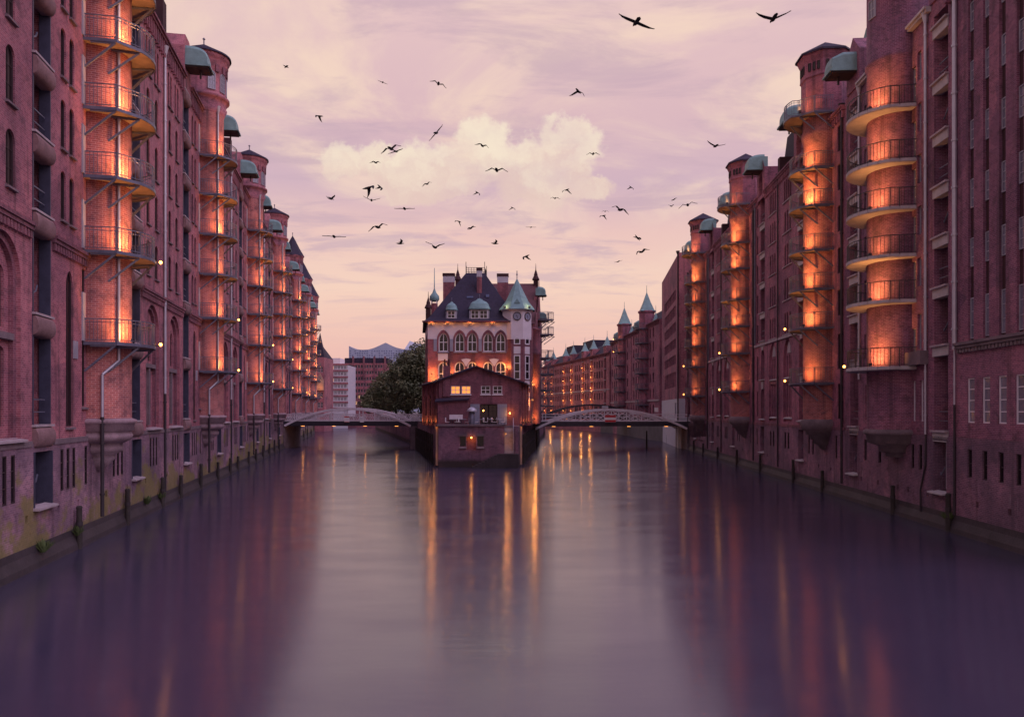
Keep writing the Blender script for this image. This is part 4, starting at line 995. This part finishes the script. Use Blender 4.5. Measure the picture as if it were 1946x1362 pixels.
for (x, y) in ((FX-.2, 87.5), (1.0, 88.5)):
    q = MB(); q.box(x-.12, x+.12, y-.12, y+.12, .2, 4.6); q.build('corner_post', 'gold_stone', quay)
    inst('floodlight', lamp_meshes()['flood'], quay, (x, y-.3, 4.5)); light(quay, (x+(-.25 if x < 0 else .25), y-.3, 4.35), 4)
    light(quay, (x+(-.3 if x < 0 else .3), y-.3, 1.2), 1.5)
m = MB(); m.box(FX+.05, FX+7.19, 87.05, 90.4, 3.8, 4.5); m.box(FX+8.26, .8, 87.05, 90.4, 3.8, 4.5); m.box(FX-.6, 1.1, 90.4, 91.4, 3.8, 4.5); tag(m.build('terrace', 'stone_dark'), kind='structure')
q = MB(); pts = [Vector((FX+.2, 87.2, 5.6)), Vector((FX+7.1, 87.2, 5.6))]
# terrace furniture
v = MB(); v.lathe([(.3, 4.72), (.3, 6.0), (.24, 6.05), (.24, 6.1)], 14, (-4.4, 87.5)); vent = empty('ventilator', (0, 0, 0)); v.build('vent_pipe', 'steel', vent)
v = MB(); v.lathe([(.56, 6.08), (.58, 6.16), (.46, 6.4), (.2, 6.56), (0, 6.6)], 14, (-4.4, 87.5)); v.build('vent_cap', 'zinc', vent); tag(vent, 'mushroom-capped steel ventilator pipe on the terrace edge', 'ventilator')
def chair(x, y, rz, mat):
    o = empty('terrace_chair', (x, y, 4.5), rz)
    s = MB(); s.box(-.22, .22, -.22, .22, .42, .47); s.build('seat', mat, o); s = MB(); [s.box(-.2+.1*k, -.14+.1*k, .2, .23, .5, .92) for k in range(5)]; s.box(-.22, .22, .19, .24, .88, .94); s.build('backrest', mat, o)
    for a in (-.2, .2):
        for b in (-.2, .2): s = MB(); s.bar((a, b, 0), (a, b, .43), .035); s.build('leg', 'steel_dark', o)
    tag(o, 'pale slatted chair at a terrace table' if mat == 'white_paint' else 'grey slatted chair at a terrace table', 'chair', 'pale terrace chairs' if mat == 'white_paint' else 'grey terrace chairs')
def table(x, y):
    o = empty('terrace_table', (x, y, 4.5)); s = MB(); s.lathe([(0, .70), (.36, .70), (.38, .73), (.36, .75), (0, .75)], 14); s.build('table_top', 'zinc', o); s = MB(); s.tube((0, 0, .02), (0, 0, .7), .035); s.build('leg', 'steel_dark', o); s = MB(); s.lathe([(.24, 0), (.22, .03), (0, .05)], 12); s.build('base', 'steel_dark', o)
    tag(o, 'small round bistro table on the terrace', 'table', 'terrace tables')
for i, x in enumerate((-6.6, -5.4, -3.4, -2.4, -1.5)):
    table(x, 88.2); chair(x-.55, 88.2, R(90+random.uniform(-20, 20)), 'white_paint' if i % 2 else 'bridge_paint'); chair(x+.5, 88.25, R(-90+random.uniform(-20, 20)), 'bridge_paint' if i % 3 else 'white_paint')
b = empty('menu_board', (-6.3, 89.6, 4.5)); s = MB(); s.box(-.75, .75, -.03, .03, .75, 1.25); s.build('board', 'bridge_paint', b)
for x in (-.65, .65): s = MB(); s.bar((x, 0, 0), (x, 0, .75), .05); s.build('post', 'steel_dark', b)
tag(b, 'low grey notice board standing on the terrace', 'board')
# ================================================================ bridges
def arch_bridge(name, A, B, width, zdeck, zs, zp, label, paint='bridge_paint', lattice='braced', lights=4, bays=12):
    A, B = Vector(A), Vector(B); d = B-A; L = d.length; root = empty(name, (A.x, A.y, 0), math.atan2(d.y, d.x)); tag(root, label, 'bridge')
    zc = lambda x: zs+(zp-zs)*(1-((2*x/L)-1)**2)
    q = MB(); q.box(-1.5, L+1.5, .3, width-.3, zdeck-.35, zdeck); q.build('deck', 'road', root)
    for y in (0, width):
        q = MB(); pts = [Vector((L*k/28, y, zc(L*k/28))) for k in range(29)]; q.path(pts, .42, .34); q.build('arch_rib', paint, root)
        q = MB(); q.box(-1.0, L+1, y-.14, y+.14, zdeck-.75, zdeck-.05); q.build('girder', 'steel_dark', root)
        q = MB(); q.box(0, L, y-.1, y+.1, zdeck+.02, zdeck+.14); q.build('chord', paint, root)
        for k in range(1, bays):
            x = L*k/bays; z = zc(x)
            if z > zdeck+.35: q = MB(); q.bar((x, y, zdeck), (x, y, z), .16); q.build('hanger', paint, root)
        for k in range(1, bays-1):
            x0, x1 = L*k/bays, L*(k+1)/bays; z0, z1 = min(zc(x0), 99), zc(x1)
            if min(z0, z1) > zdeck+.4 and lattice == 'braced':
                q = MB(); q.bar((x0, y, zdeck+.1), (x1, y, z1-.1), .11); q.bar((x0, y, z0-.1), (x1, y, zdeck+.1), .11); q.build('diagonal_brace', paint, root)
        r = MB(); yy = y+(.35 if y == 0 else -.35)
        for z in (1.15, .75, .12): r.bar((-2.5, yy, zdeck+z), (L+2.5, yy, zdeck+z), .06)
        n_ = int((L+5)/2)
        for k in range(n_+1): x = -2.5+(L+5)*k/n_; r.bar((x, yy, zdeck), (x, yy, zdeck+1.15), .08)
        if lattice == 'net':
            k = 0
            while -2.5+k*.3 < L+2.2: x = -2.5+k*.3; r.bar((x, yy, zdeck+.12), (x+.5, yy, zdeck+1.1), .03); r.bar((x+.5, yy, zdeck+.12), (x, yy, zdeck+1.1), .03); k += 1
        r.build('railing', paint, root)
    for k in range(7):
        x = L*(k+.5)/7; q = MB(); q.box(x-.12, x+.12, .15, width-.15, zdeck-.7, zdeck-.36); q.build('cross_beam', 'steel_dark', root)
    for x in (-.9, L+.9):
        q = MB(); q.box(x-.9, x+.9, -.3, width+.3, -.4, zdeck-.77); q.build('pier', 'stone_dark', root)
    for k in range(lights):
        x = L*(k+.5)/lights; q = MB(); q.box(-.28, .28, -.05, .05, 0, .05); q.build('under_deck_lamp', 'lamp_orange', root, (x, 1.2, zdeck-.82)); light(root, (x, 1.2, zdeck-1.0), 14)
    return root
brR = arch_bridge('arch_bridge', (3.7, 126.5), (28.0, 127.5), 7, 4.45, 3.3, 6.35, 'lavender steel arch bridge with crossed diagonal braces', bays=10)
brL = arch_bridge('arch_bridge', (-37.4, 131), (-16.4, 129), 7, 4.45, 3.7, 6.5, 'low steel arch footbridge with lattice railing and white signs', lattice='net', bays=8)
arch_bridge('arch_bridge', (7.6, 195), (32, 197), 6, 5.0, 4.6, 7.6, 'dark steel arch bridge farther down the canal', 'steel_dark', 'none', 2)
def sign(name, label, p, w, h, stripes, frame='white_paint'):
    o = empty(name, p); s = MB(); s.box(-w/2, w/2, 0, .06, 0, h); s.build('board', frame, o)
    for z0, z1, mt in stripes: s = MB(); s.box(-w/2+.02, w/2-.02, -.012, -.002, z0*h, z1*h); s.build('stripe', mt, o)
    s = MB(); s.bar((0, .1, 0), (0, .1, h), .08); s.build('bracket', 'steel_dark', o)
    tag(o, label, 'sign')
sign('navigation_sign', 'red and white striped navigation board on the braced bridge', (15.6, 126.2, 4.35), 1.75, 1.15, [(.02, .33, 'red_paint'), (.67, .98, 'red_paint')])
sign('navigation_sign', 'red-bordered white board on the lattice railing', (-26.9, 129.6, 4.3), .85, 1.0, [(.8, .98, 'red_paint'), (.02, .1, 'red_paint')])
sign('navigation_sign', 'plain pale board on the lattice railing', (-24.4, 129.4, 4.3), .65, .9, [(.5, .9, 'bridge_paint')])
sign('light_sign', 'small pale box sign above the braced bridge crown', (15.2, 130, 6.6), 1.0, .35, [(.1, .9, 'plaster_grey')])
sign('light_sign', 'white square box sign beside the grey-based office block', (23.4, 129, 6.0), .6, .7, [(.1, .9, 'white_paint')])
# ================================================================ far buildings
def frame_of(a, b): a, b = Vector(a), Vector(b); d = b-a; return (a.x, a.y, 0), math.atan2(d.y, d.x), d.length
# brick office with a pale base
loc, rz, ln = frame_of((30.5, 162), (27.45, 131)); o = empty('office_block', loc, rz); tag(o, 'plain windowed brick office block with pale grey base beyond the braced bridge', 'building')
rows = ((25.1, 26.9), (22.4, 24.2), (19.7, 21.4), (16.9, 18.6), (14.2, 15.8), (10.3, 12.9)); cols_ = [7.0+k*2.6 for k in range(8)]
m = MB(); m.facade(rect(0, ln, 8.2, 32.2), [(rect(x-1.1, x+1.1, z0, z1), .35) for x in cols_ for z0, z1 in rows]); m.build('front_wall', 'brick_right', o)
for x in cols_:
    for z0, z1 in rows: window(o, x, z0, 2.2, z1-z0, 'rect', .3, 'frame_dark', 'glass_dark', 2, 0, .07)
m = MB(); m.facade(rect(0, ln, -.3, 8.19), [(rect(25, 27.5, 5, 7.6), .2)], -.02); m.build('base_wall', 'plaster_grey', o); window(o, 26.25, 5, 2.5, 2.6, 'rect', .15, 'frame_grey', 'glass', 1, 1, .1)
m = MB(); m.box(ln-.02, ln, .01, 18, 8.2, 32.2); m.box(0, .02, .01, 18, 4, 32.2); m.build('side_wall', 'brick_red', o); m = MB(); m.box(ln-.03, ln+.02, .01, 18, -.3, 8.19); m.build('side_base', 'plaster_grey', o)
m = MB(); m.box(.02, ln-.03, .02, 18, 32.0, 32.15); m.build('roof', 'slate', o); drain(o, ln-.3, 4.6, 32, r=.12, mat='iron')
# gothic warehouses with copper peaks
def peak(parent, xc, y, z, w, h, mat='copper'):
    m = MB(); m.lathe([(w*.75, z), (w*.62, z+.2), (w*.34, z+h*.45), (.08, z+h), (.04, z+h+1.6), (0, z+h+1.6)], 4, (xc, y), smooth=False, off=PI/4); return m.build('copper_peak', mat, parent)
def gothic(a, b, label, towers, lit):
    loc, rz, ln = frame_of(a, b); o = empty('warehouse', loc, rz); tag(o, label, 'warehouse', 'copper-peaked warehouses by the braced bridge')
    wl = [(x, z) for x in [2.5+k*3.1 for k in range(int((ln-3)/3.1))] for z in (5.5, 8.9, 12.2, 15.5, 18.8, 21.8) if all(abs(x-t) > 2.6 for t in towers)]
    m = MB(); m.facade(rect(0, ln, -.3, 25), [(arch(x, 1.3, z, 2.1), .3) for x, z in wl]); m.build('front_wall', 'brick_right', o)
    for x, z in wl: window(o, x, z, 1.3, 2.1, 'round', .25, 'frame_dark', 'glass_dark', 1, 1, .08)
    cornice(o, 0, ln, 25.0, deep=.5, step=1.2, hgt=1.0); q = MB(); q.box(0, ln, -.2, .02, 8.2, 8.5); q.build('string_course', 'stone', o)
    for i, t in enumerate(towers):
        m = MB(); m.lathe([(1.2, 3), (1.7, 4.5), (1.7, 27.5), (1.95, 27.8), (1.95, 28.1)], 8, (t, 0), smooth=False, off=PI/8); m.build('tower_shaft', 'brick_right', o)
        peak(o, t, 0, 28.0, 3.2, 4.2)
        for z in (7.5, 11, 14.4, 17.7, 21, 24.2):
            balcony(o, t, z, 1, 'steel', lit[i] and z > 20, 70.0 if lit[i] and z > 20 else 0)
        peak(o, t-5, 1, 25.4, 2.0, 3.0); peak(o, t+4.6, 1, 25.2, 1.5, 2.0)
        hood(o, t-5, 25.0, 2.0, 1.8, 1.6, 'box')
    shell(o, ln, 15, 4, 25, 'brick_right', 4.5)
    return o
gothic((29.0, 193), (30.2, 163), 'unlit gabled warehouse with copper peak next to the plain office block', [17.5], [False])
gothic((27.6, 222), (28.9, 193.3), 'copper-peaked warehouse with two lamp-lit upper balconies', [20.0], [True])
# row across the bend with lamp-lit loading strips
loc, rz, ln = frame_of((11.3, 300), (27.2, 222)); o = empty('warehouse_row', loc, rz); tag(o, 'long brick warehouse across the canal bend with glowing loading strips', 'warehouse')
def t_of(px):
    lo, hi = 0.0, 1.0
    for _ in range(40):
        t = (lo+hi)/2; X, Y = 11.3+15.9*t, 300-78*t
        if CX+F*X/Y < px: lo = t
        else: hi = t
    return lo*ln
strips = [t_of(p) for p in (1036.5, 1049, 1072, 1086.5, 1108, 1124.5, 1150)]
wl = []
x = 1.5
while x < ln-1:
    if all(abs(x-s) > 1.9 for s in strips): wl += [(x, z) for z in (6.0, 9.4, 12.6, 15.6, 18.6)]
    x += 2.3
m = MB(); m.facade(rect(0, ln, -.3, 22.5), [(arch(x, 1.1, z, 2.0, 'seg'), .25) for x, z in wl]+[(rect(s-.85, s+.85, 4.8, 22.3), .7) for s in strips]); m.build('front_wall', 'brick_red', o)
for x, z in wl: window(o, x, z, 1.1, 2.0, 'seg', .2, 'frame_dark', 'glass_dark', 1, 1, .08)
cornice(o, 0, ln, 22.5, deep=.5, step=1.4, hgt=1.0); q = MB(); q.box(0, ln, -.2, .02, 12.0, 12.3); q.build('string_course', 'stone', o)
for i, s in enumerate(strips):
    q = MB(); q.box(s-1, s+1, .65, .75, 4.5, 22.4); q.build('bay_back', 'brick_red', o)
    for z in (5.0, 8.4, 11.8, 15.0, 18.2, 21.4):
        q = MB(); q.box(s-.85, s+.85, -.15, .5, z-.25, z); q.build('bay_sill', 'stone', o)
        if i < 6 and z < 21: inst('lamp', lamp_meshes()['bulb'], o, (s-.6, -.2, z+1.2)); light(o, (s-.1, -.6, z+.6), 75)
    g = MB(); g.box(s-1.2, s+1.2, -.1, 2.5, 22.52, 24.6); g.build('gable', 'brick_red', o); peak(o, s, .6, 24.5, 2.2, 2.8)
r_ = shell(o, ln, 14, 4, 22.5, 'brick_red', 4.2)
for a, b in ((.3, .42), (.55, .68)): q = MB(); q.box(ln*a, ln*b, 3, 12, 24, 28.2); q.build('roof_house', 'slate', o)
# left: gabled corner house with spire, offices, concert hall
gx0, gx1, gy = P(600, 0, 236).x, P(616, 0, 236).x, 236
o = empty('corner_house', (0, gy, 0)); tag(o, 'narrow stone-trimmed corner house with slate spire and lit gable window', 'house')
m = MB(); m.facade(rect(gx0-6, gx1, 0, 22), [(rect(gx1-1.9, gx1-1.2, z, z+1.7), .2) for z in (7, 10, 13, 17.5)]+[(rect(gx1-1.0, gx1-.4, z, z+1.7), .2) for z in (7, 10, 13, 17.5)]); m.box(gx1-.02, gx1, .02, 12, 0, 22); m.build('wall', 'brick_red', o)
for z in (7, 10, 13, 17.5):
    for dx_ in (1.55, .7): window(o, gx1-dx_, z, .66, 1.7, 'rect', .15, 'frame_white', 'window_warm' if z == 13 else 'glass', 1, 1, .07)
q = MB(); q.prism([(gx1-2.2, 12.2), (gx1-.1, 12.2), (gx1-.1, 15.2), (gx1-1.15, 17.3), (gx1-2.2, 15.2)], -.35, -.05); q.build('gable', 'gold_stone', o); light(o, (gx1-1.1, -1.6, 13.0), 60); inst('floodlight', lamp_meshes()['flood'], o, (gx1-1.1, -1.7, 12.6))
q = MB(); q.lathe([(2.3, 22), (1.9, 23.2), (.9, 26), (.05, 29.4), (0, 29.5)], 4, (gx1-1.6, 1.7), smooth=False, off=PI/4); q.build('spire', 'slate', o)
q = MB(); q.add([(gx0-6, 0, 22), (gx1, 0, 22), (gx1, 12, 22), (gx0-6, 12, 22), (gx0-6, 6, 26), (gx1-2, 6, 26)], [(0, 1, 5, 4), (4, 5, 2, 3), (1, 2, 5)]); q.build('roof', 'slate', o)
def block(name, label, px0, px1, Y, ytop, depth, mat, fl, nw, wy0, z0=4.0, wmat='glass_pale', fr='frame_white', lit=(), ww=.8):
    x0, x1 = P(px0, 0, Y).x, P(px1, 0, Y).x; zt = P(0, ytop, Y).z; o = empty(name, (0, Y, 0)); tag(o, label, 'building')
    fh = (zt-wy0)/fl; cw = (x1-x0-.8)/nw; L_ = [(x0+.4+cw*(k+.5), wy0+fh*(j+.2), k, j) for k in range(nw) for j in range(fl)]
    m = MB(); m.facade(rect(x0, x1, z0-4.5, zt), [(rect(x-cw*ww/2, x+cw*ww/2, z, z+fh*.55), .2) for x, z, k, j in L_]); m.box(x0, x0+.05, .05, depth, z0, zt); m.box(x1-.05, x1, .05, depth, z0, zt); m.box(x0, x1, .05, depth, zt-.3, zt-.01); m.build('wall', mat, o)
    for x, z, k, j in L_: window(o, x, z, cw*ww, fh*.55, 'rect', .15, fr, 'window_warm' if (k, j) in lit else wmat, 1, 0, .07)
    return o, x0, x1, zt
o, x0, x1, zt = block('office_block', 'pale grey office block with banded windows left of the brick block', 614, 661, 280, 692, 14, 'plaster_grey', 7, 7, 7.0, lit=((0, 6), (1, 4), (2, 6), (2, 4)), ww=.86)
q = MB(); q.box(x0+.5, x0+5.5, 2, 10, zt, zt+2.3); q.build('roof_house', 'plaster', o); q = MB(); [q.box(x0-.1, x1+.1, -.18, .0, 7.0+(zt-7)/7*j-.35, 7.0+(zt-7)/7*j+.25) for j in range(8)]; q.build('spandrel', 'brick_red', o)
o, x0, x1, zt = block('office_block', 'gridded red brick office block behind the trees', 656, 735, 300, 690, 14, 'brick_red', 7, 14, 8.0, wmat='glass_dark', fr='frame_grey', lit=((4, 1), (7, 1), (1, 0), (3, 0), (5, 0), (6, 0), (8, 0)), ww=.72)
q = MB(); q.box(x0-.3, x1+.3, .5, 12, zt, zt+2); q.build('attic', 'slate', o)
for k in range(4): c = MB(); xx = x0+3+k*4; c.box(xx-.3, xx+.3, -.4, .6, zt-6, zt+2.6); c.build('pier', 'brick_trim', o)
# concert hall with wave-crested glass body, about a kilometre off
Y = 1100; o = empty('concert_hall', (0, Y, 0)); tag(o, 'distant blue glass hall with a wave-crested roof', 'building')
def crest(pts): return [(P(px, py, Y).x, P(px, py, Y).z) for px, py in pts]
top = [(663, 657), (670, 661), (678, 663.5), (688, 664.5), (700, 664), (711, 661), (722, 656), (733, 651), (742, 655.5), (752, 660), (764, 663), (776, 664), (790, 660), (806, 652)]
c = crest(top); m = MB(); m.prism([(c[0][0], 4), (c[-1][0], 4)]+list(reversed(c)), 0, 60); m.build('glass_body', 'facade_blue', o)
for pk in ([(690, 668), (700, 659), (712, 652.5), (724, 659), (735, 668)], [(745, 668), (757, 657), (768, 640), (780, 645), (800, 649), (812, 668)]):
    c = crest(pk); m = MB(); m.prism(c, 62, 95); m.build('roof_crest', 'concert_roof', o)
m = MB()
for j in range(9):
    for i in range(30):
        px = 666+i*4.6+random.uniform(-.6, .6); py = 667+j*4.2
        if random.random() < .8: p = P(px, py, Y); m.box(p.x-.9, p.x+.9, -.15, -.02, p.z-.8, p.z+.8)
tag(m.build('window_panels', 'tarp', o), kind='stuff')
# ================================================================ trees along the island
def tree(x, y, h, rad, seed, label, zb=GZ):
    rnd = random.Random(seed); o = empty('broadleaf_tree', (x, y, zb-.05)); tag(o, label, 'tree', 'trees on the island quay')
    t = MB(); pts = [Vector((0, 0, 0))]; 
    for k in range(1, 7): pts.append(Vector((rnd.uniform(-.25, .25)*k*.5, rnd.uniform(-.25, .25)*k*.5, h*.78*k/6)))
    for k in range(6): t.tube(pts[k], pts[k+1], .34*(1-k/7), .34*(1-(k+1)/7), 8)
    limbs = []
    for k in range(14):
        a = rnd.uniform(0, 2*PI); i = rnd.randint(1, 5); p = pts[i]; ln_ = rad*rnd.uniform(.55, .95)*(1.1-.1*i); q = p+Vector((math.cos(a)*ln_, math.sin(a)*ln_, ln_*rnd.uniform(.2, .7)))
        t.tube(p, q, .13, .03, 5); limbs.append(q)
    t.build('trunk', 'bark', o)
    lf = MB(); cl = []
    for k in range(110):
        u = rnd.uniform(-1, 1); a = rnd.uniform(0, 2*PI); rr = rnd.uniform(.35, 1)**.6; s = math.sqrt(max(0, 1-u*u))
        cz = h*.55+u*h*.45*rr; shrink = 1-.3*max(0, u)
        cl.append((Vector((math.cos(a)*s*rad*rr*shrink, math.sin(a)*s*rad*rr*shrink, cz)), rnd.uniform(1.0, 1.9)))
    for q in limbs: cl.append((q, 1.3))
    for c, r_ in cl:
        for k in range(95):
            d = Vector((rnd.gauss(0, 1), rnd.gauss(0, 1), rnd.gauss(0, .8))); d = d.normalized()*r_*rnd.uniform(.3, 1)**.5; p = c+d
            nrm = (d.normalized()+Vector((rnd.uniform(-.8, .8), rnd.uniform(-.8, .8), rnd.uniform(-.4, 1)))).normalized(); a = nrm.orthogonal().normalized(); b = nrm.cross(a); th = rnd.uniform(0, PI); a, b = a*math.cos(th)+b*math.sin(th), b*math.cos(th)-a*math.sin(th)
            s = rnd.uniform(.16, .32); lf.add([p-a*s, p+b*s*.6, p+a*s, p-b*s*.6], [(0, 1, 2, 3)])
    lf.build('crown', 'leaf', o)
tl = [(-17.0, 150, 14.6, 4.4, 1, 'tall broadleaf tree beside the gabled island house'), (-22.5, 172, 14.2, 5.0, 2, 'rounded broadleaf tree, second from the gabled island house'), (-28.5, 196, 13.6, 5.8, 3, 'broad broadleaf tree, third from the gabled island house'),
      (-34.5, 222, 11.8, 6.2, 4, 'broad broadleaf tree, fourth from the gabled island house'), (-41.5, 248, 9.0, 6.4, 5, 'low outermost broadleaf tree before the gridded brick offices'), (-15.5, 158, 15.2, 4.2, 6, 'dense broadleaf tree inland of the island quay trees')]
for a in tl: tree(*a)
# ================================================================ piles and weeds along the quays
pm = MB(); pm.lathe([(.14, -1.2), (.135, .8), (.12, 1.6), (.14, 1.68), (.1, 1.75), (0, 1.76)], 9); pile_me = pm.mesh('pile', 'timber')
bd = MB(); bd.lathe([(.155, .95), (.155, 1.1)], 9); band_me = bd.mesh('band', 'iron')
def pile(x, y, label, group, zs=1.0):
    o = inst('mooring_pile', pile_me, None, (x, y, 0), random.uniform(0, 6)); o.scale = (1, 1, zs); inst('iron_band', band_me, o); tag(o, label, 'pile', group)
for px in (138, 232, 300, 336, 375, 408, 432, 447, 468, 482, 496, 508, 518, 527, 556, 566, 575, 582, 589):
    Y = -LA*F/(688-px); p = left_loc(Y); k = int((Y-25.9)/26.4); pile(p.x+.3, p.y, 'dark timber pile at the foot of the %s' % (('round-turreted warehouse %s before the lattice footbridge' % ORD[k]) if k < 4 else 'spired warehouses beyond the lattice footbridge'), 'piles along the mossy quay', random.uniform(.85, 1.15))
for px in (1813, 1706, 1570, 1514, 1450, 1405, 1368, 1340, 1322):
    Y = RA*F/(px-1068); p = right_loc(Y); k = int((Y-56.5)//26.3); pile(p.x-.3, p.y, 'dark timber pile at the foot of the '+('grooved warehouse with concrete balconies' if k < 0 else 'octagon-turreted warehouse %s before the braced bridge' % ('third', 'second', 'first')[k]), 'piles along the unmossed quay', random.uniform(.85, 1.15))
for k in range(16):
    Y = 92+k*3.6; s = (Y-87)/57
    pile(-8.05-9.85*s-.3, Y, 'tall timber fender post on the island quay side facing the mossy quay', 'fender posts on the island quay', 2.0)
    pile(.69+3.81*s+.3, Y, 'tall timber fender post on the island quay side below the clock turret', 'fender posts on the island quay', 2.0)
for k in range(5): pile(28.6+k*.25, 134+k*4.5, 'short timber pile below the pale-based office block', 'piles below the office block', .9)
pile(22.5, 133, 'lone thick pile standing in the water beyond the braced bridge', 'lone piles', 1.6)
wm = MB(); rnd = random.Random(3)
for k in range(60):
    a = rnd.uniform(0, 2*PI); l = rnd.uniform(.2, .55); r_ = rnd.uniform(.05, .5); p = Vector((math.cos(a)*.08, math.sin(a)*.08, 0)); q = Vector((math.cos(a)*r_, math.sin(a)*r_*.6, l)); s = Vector((-math.sin(a), math.cos(a), 0))*.03
    wm.add([p-s, p+s, (p+q)/2+s*1.8+Vector((0, 0, .06)), q, (p+q)/2-s*1.8+Vector((0, 0, .06))], [(0, 1, 2, 3, 4)])
weed_me = wm.mesh('weed', 'weed')
for px, z, bank, lab in ((137, .95, 0, 'small weed tuft sprouting by a pile on the mossy quay foot'), (272, 1.0, 0, 'bushy weed tuft sprouting on the mossy quay foot below a downpipe'), (300, .9, 0, 'small weed tuft sprouting by a pile on the mossy quay foot'), (70, .9, 0, 'low weed tuft on the mossy quay ledge near the first loading bay'), (1812, .9, 1, 'weed tuft sprouting by the pile below the grooved warehouse')):
    if bank == 0: Y = -LA*F/(688-px); p = left_loc(Y)+Vector((.25, 0, z-.35))
    else: Y = RA*F/(px-1068); p = right_loc(Y)+Vector((-.25, 0, z-.35))
    o = inst('weed_tuft', weed_me, None, p, px); tag(o, lab, 'weed', 'weed tufts on the quays')
# ================================================================ birds
BM = {}
def bird_mesh(pose):
    if pose in BM: return BM[pose]
    m = MB(); rows = []
    for x, r_, z in ((-.30, .005, .02), (-.24, .035, .015), (-.12, .055, .005), (.02, .062, 0), (.12, .05, .005), (.17, .032, .02), (.22, .034, .03), (.26, .02, .028), (.31, .003, .02)):
        rows.append([(x, math.cos(t)*r_*(1.6 if x < -.2 else 1), z+math.sin(t)*r_*(.3 if x < -.2 else .9)) for t in [2*PI*k/8 for k in range(8)]])
    for a, b in zip(rows, rows[1:]): m.add(a+b, [(k, (k+1) % 8, (k+1) % 8+8, k+8) for k in range(8)], None, True)
    in_, out = {'glide': (8, -6), 'up': (42, 12), 'down': (-18, -48), 'vee': (26, 16), 'bent': (30, -35)}[pose]
    for s in (-1, 1):
        p = Vector((.05, s*.04, .02)); secs = [(p, .17)]
        a = R(in_); p1 = p+Vector((.06, s*math.cos(a)*.2, math.sin(a)*.2)); secs.append((p1, .16)); a2 = R(out)
        p2 = p1+Vector((-.05, s*math.cos(a2)*.17, math.sin(a2)*.17)); secs.append((p2, .11)); p3 = p2+Vector((-.09, s*math.cos(a2)*.13, math.sin(a2)*.13)); secs.append((p3, .025))
        vs = []
        for q, c in secs: vs += [q+Vector((c*.45, 0, 0)), q+Vector((c*.1, 0, .014)), q+Vector((-c*.6, 0, -.004)), q+Vector((c*.1, 0, -.012))]
        m.add(vs, [(4*i+k, 4*i+(k+1) % 4, 4*i+4+(k+1) % 4, 4*i+4+k) for i in range(3) for k in range(4)]+[(12, 13, 14, 15)], None, False)
    BM[pose] = m.mesh('bird', 'bird_black'); return BM[pose]
LAB = {'glide': 'dark bird gliding on level outstretched wings', 'up': 'dark bird with wings raised high in a deep beat', 'down': 'dark bird with wings arched downward in mid beat', 'vee': 'dark bird soaring with wings in a shallow vee', 'bent': 'dark bird flapping with elbows up and wingtips drooping'}
BIRDS = [(1209, 43, 55, 'glide', 10, 18), (1470, 36, 52, 'vee', 0, -3), (543, 127, 16, 'bent', 60, 20), (607, 221, 22, 'down', 75, 10), (727, 157, 15, 'glide', 20, 15), (833, 160, 29, 'bent', 10, 20), (1099, 174, 30, 'down', 30, 15), (829, 253, 30, 'glide', 25, -42), (743, 283, 37, 'bent', 15, -15),
         (752, 288, 24, 'glide', 20, -12), (916, 277, 25, 'bent', 15, 18), (1127, 293, 22, 'bent', 0, 0), (1360, 278, 29, 'vee', 10, 8), (713, 309, 20, 'bent', 20, 8), (944, 324, 37, 'bent', 5, 3), (700, 357, 34, 'down', 60, -25), (722, 355, 20, 'down', 50, 35), (811, 350, 19, 'bent', 25, -15),
         (628, 378, 22, 'up', 40, 5), (706, 381, 25, 'vee', 10, 5), (907, 366, 16, 'down', 40, 20), (1055, 377, 17, 'bent', 10, 0), (1077, 361, 20, 'down', 30, 0), (1199, 356, 15, 'down', 45, 20), (769, 397, 29, 'glide', 0, 0), (974, 395, 14, 'down', 35, 12), (1179, 399, 33, 'bent', 20, 18), (1150, 402, 12, 'bent', 0, 0),
         (1147, 410, 17, 'down', 35, 8), (1281, 379, 15, 'glide', 40, -30), (1275, 392, 11, 'up', 50, 10), (1307, 390, 31, 'bent', 15, -12), (718, 432, 35, 'bent', 15, -14), (635, 450, 33, 'glide', 5, 2), (872, 421, 17, 'down', 50, 25), (896, 433, 20, 'bent', 45, -35), (1009, 432, 15, 'glide', 5, 0), (1211, 452, 22, 'bent', 60, 45),
         (1221, 478, 28, 'bent', 25, -25), (760, 463, 22, 'up', 75, 0), (826, 470, 32, 'up', 15, 8), (940, 463, 20, 'up', 80, 5), (1000, 487, 22, 'down', 55, -15), (1175, 497, 15, 'glide', 30, -20)]
for px, py, sp, pose, yaw, roll in BIRDS:
    Y = min(150, F*.95/sp); p = P(px, py, Y)
    o = inst('bird', bird_mesh(pose)); o.location = p; s = 1.0
    o.rotation_mode = 'XYZ'; e = (Matrix.Rotation(R(roll), 4, 'Y') @ Matrix.Rotation(R(90+yaw*random.choice((-1, 1))), 4, 'Z')); o.rotation_euler = e.to_euler()
    o.scale = (1.2,)*3
    if 600 < px < 1150 and 215 < py < 385: wh = 'against the cream cloud'
    elif py < 215: wh = 'high above the cream cloud'
    elif px > 1150: wh = 'near the octagon-turreted warehouses'
    else: wh = 'below the cream cloud'
    tag(o, LAB[pose]+' '+wh, 'bird', 'dark birds: %s %s' % (pose, wh))

# lamps age unevenly: some dim, a few out
rl = random.Random(11)
for o in COL.objects:
    if o.type == 'LIGHT' and o.data.type == 'SPOT':
        f = rl.choice((.35, .6, .8, .9, 1.0, 1.0, 1.15, 1.3, 1.45)); key = (o.data.name, f)
        if key not in LIGHTS: d = o.data.copy(); d.energy *= f; LIGHTS[key] = d
        BASE = LIGHTS[key]; o['f'] = f
for o in COL.objects:
    if o.type == 'LIGHT' and 'f' in o.keys(): f = o['f']; o.data = LIGHTS[(o.data.name, f)]; del o['f']
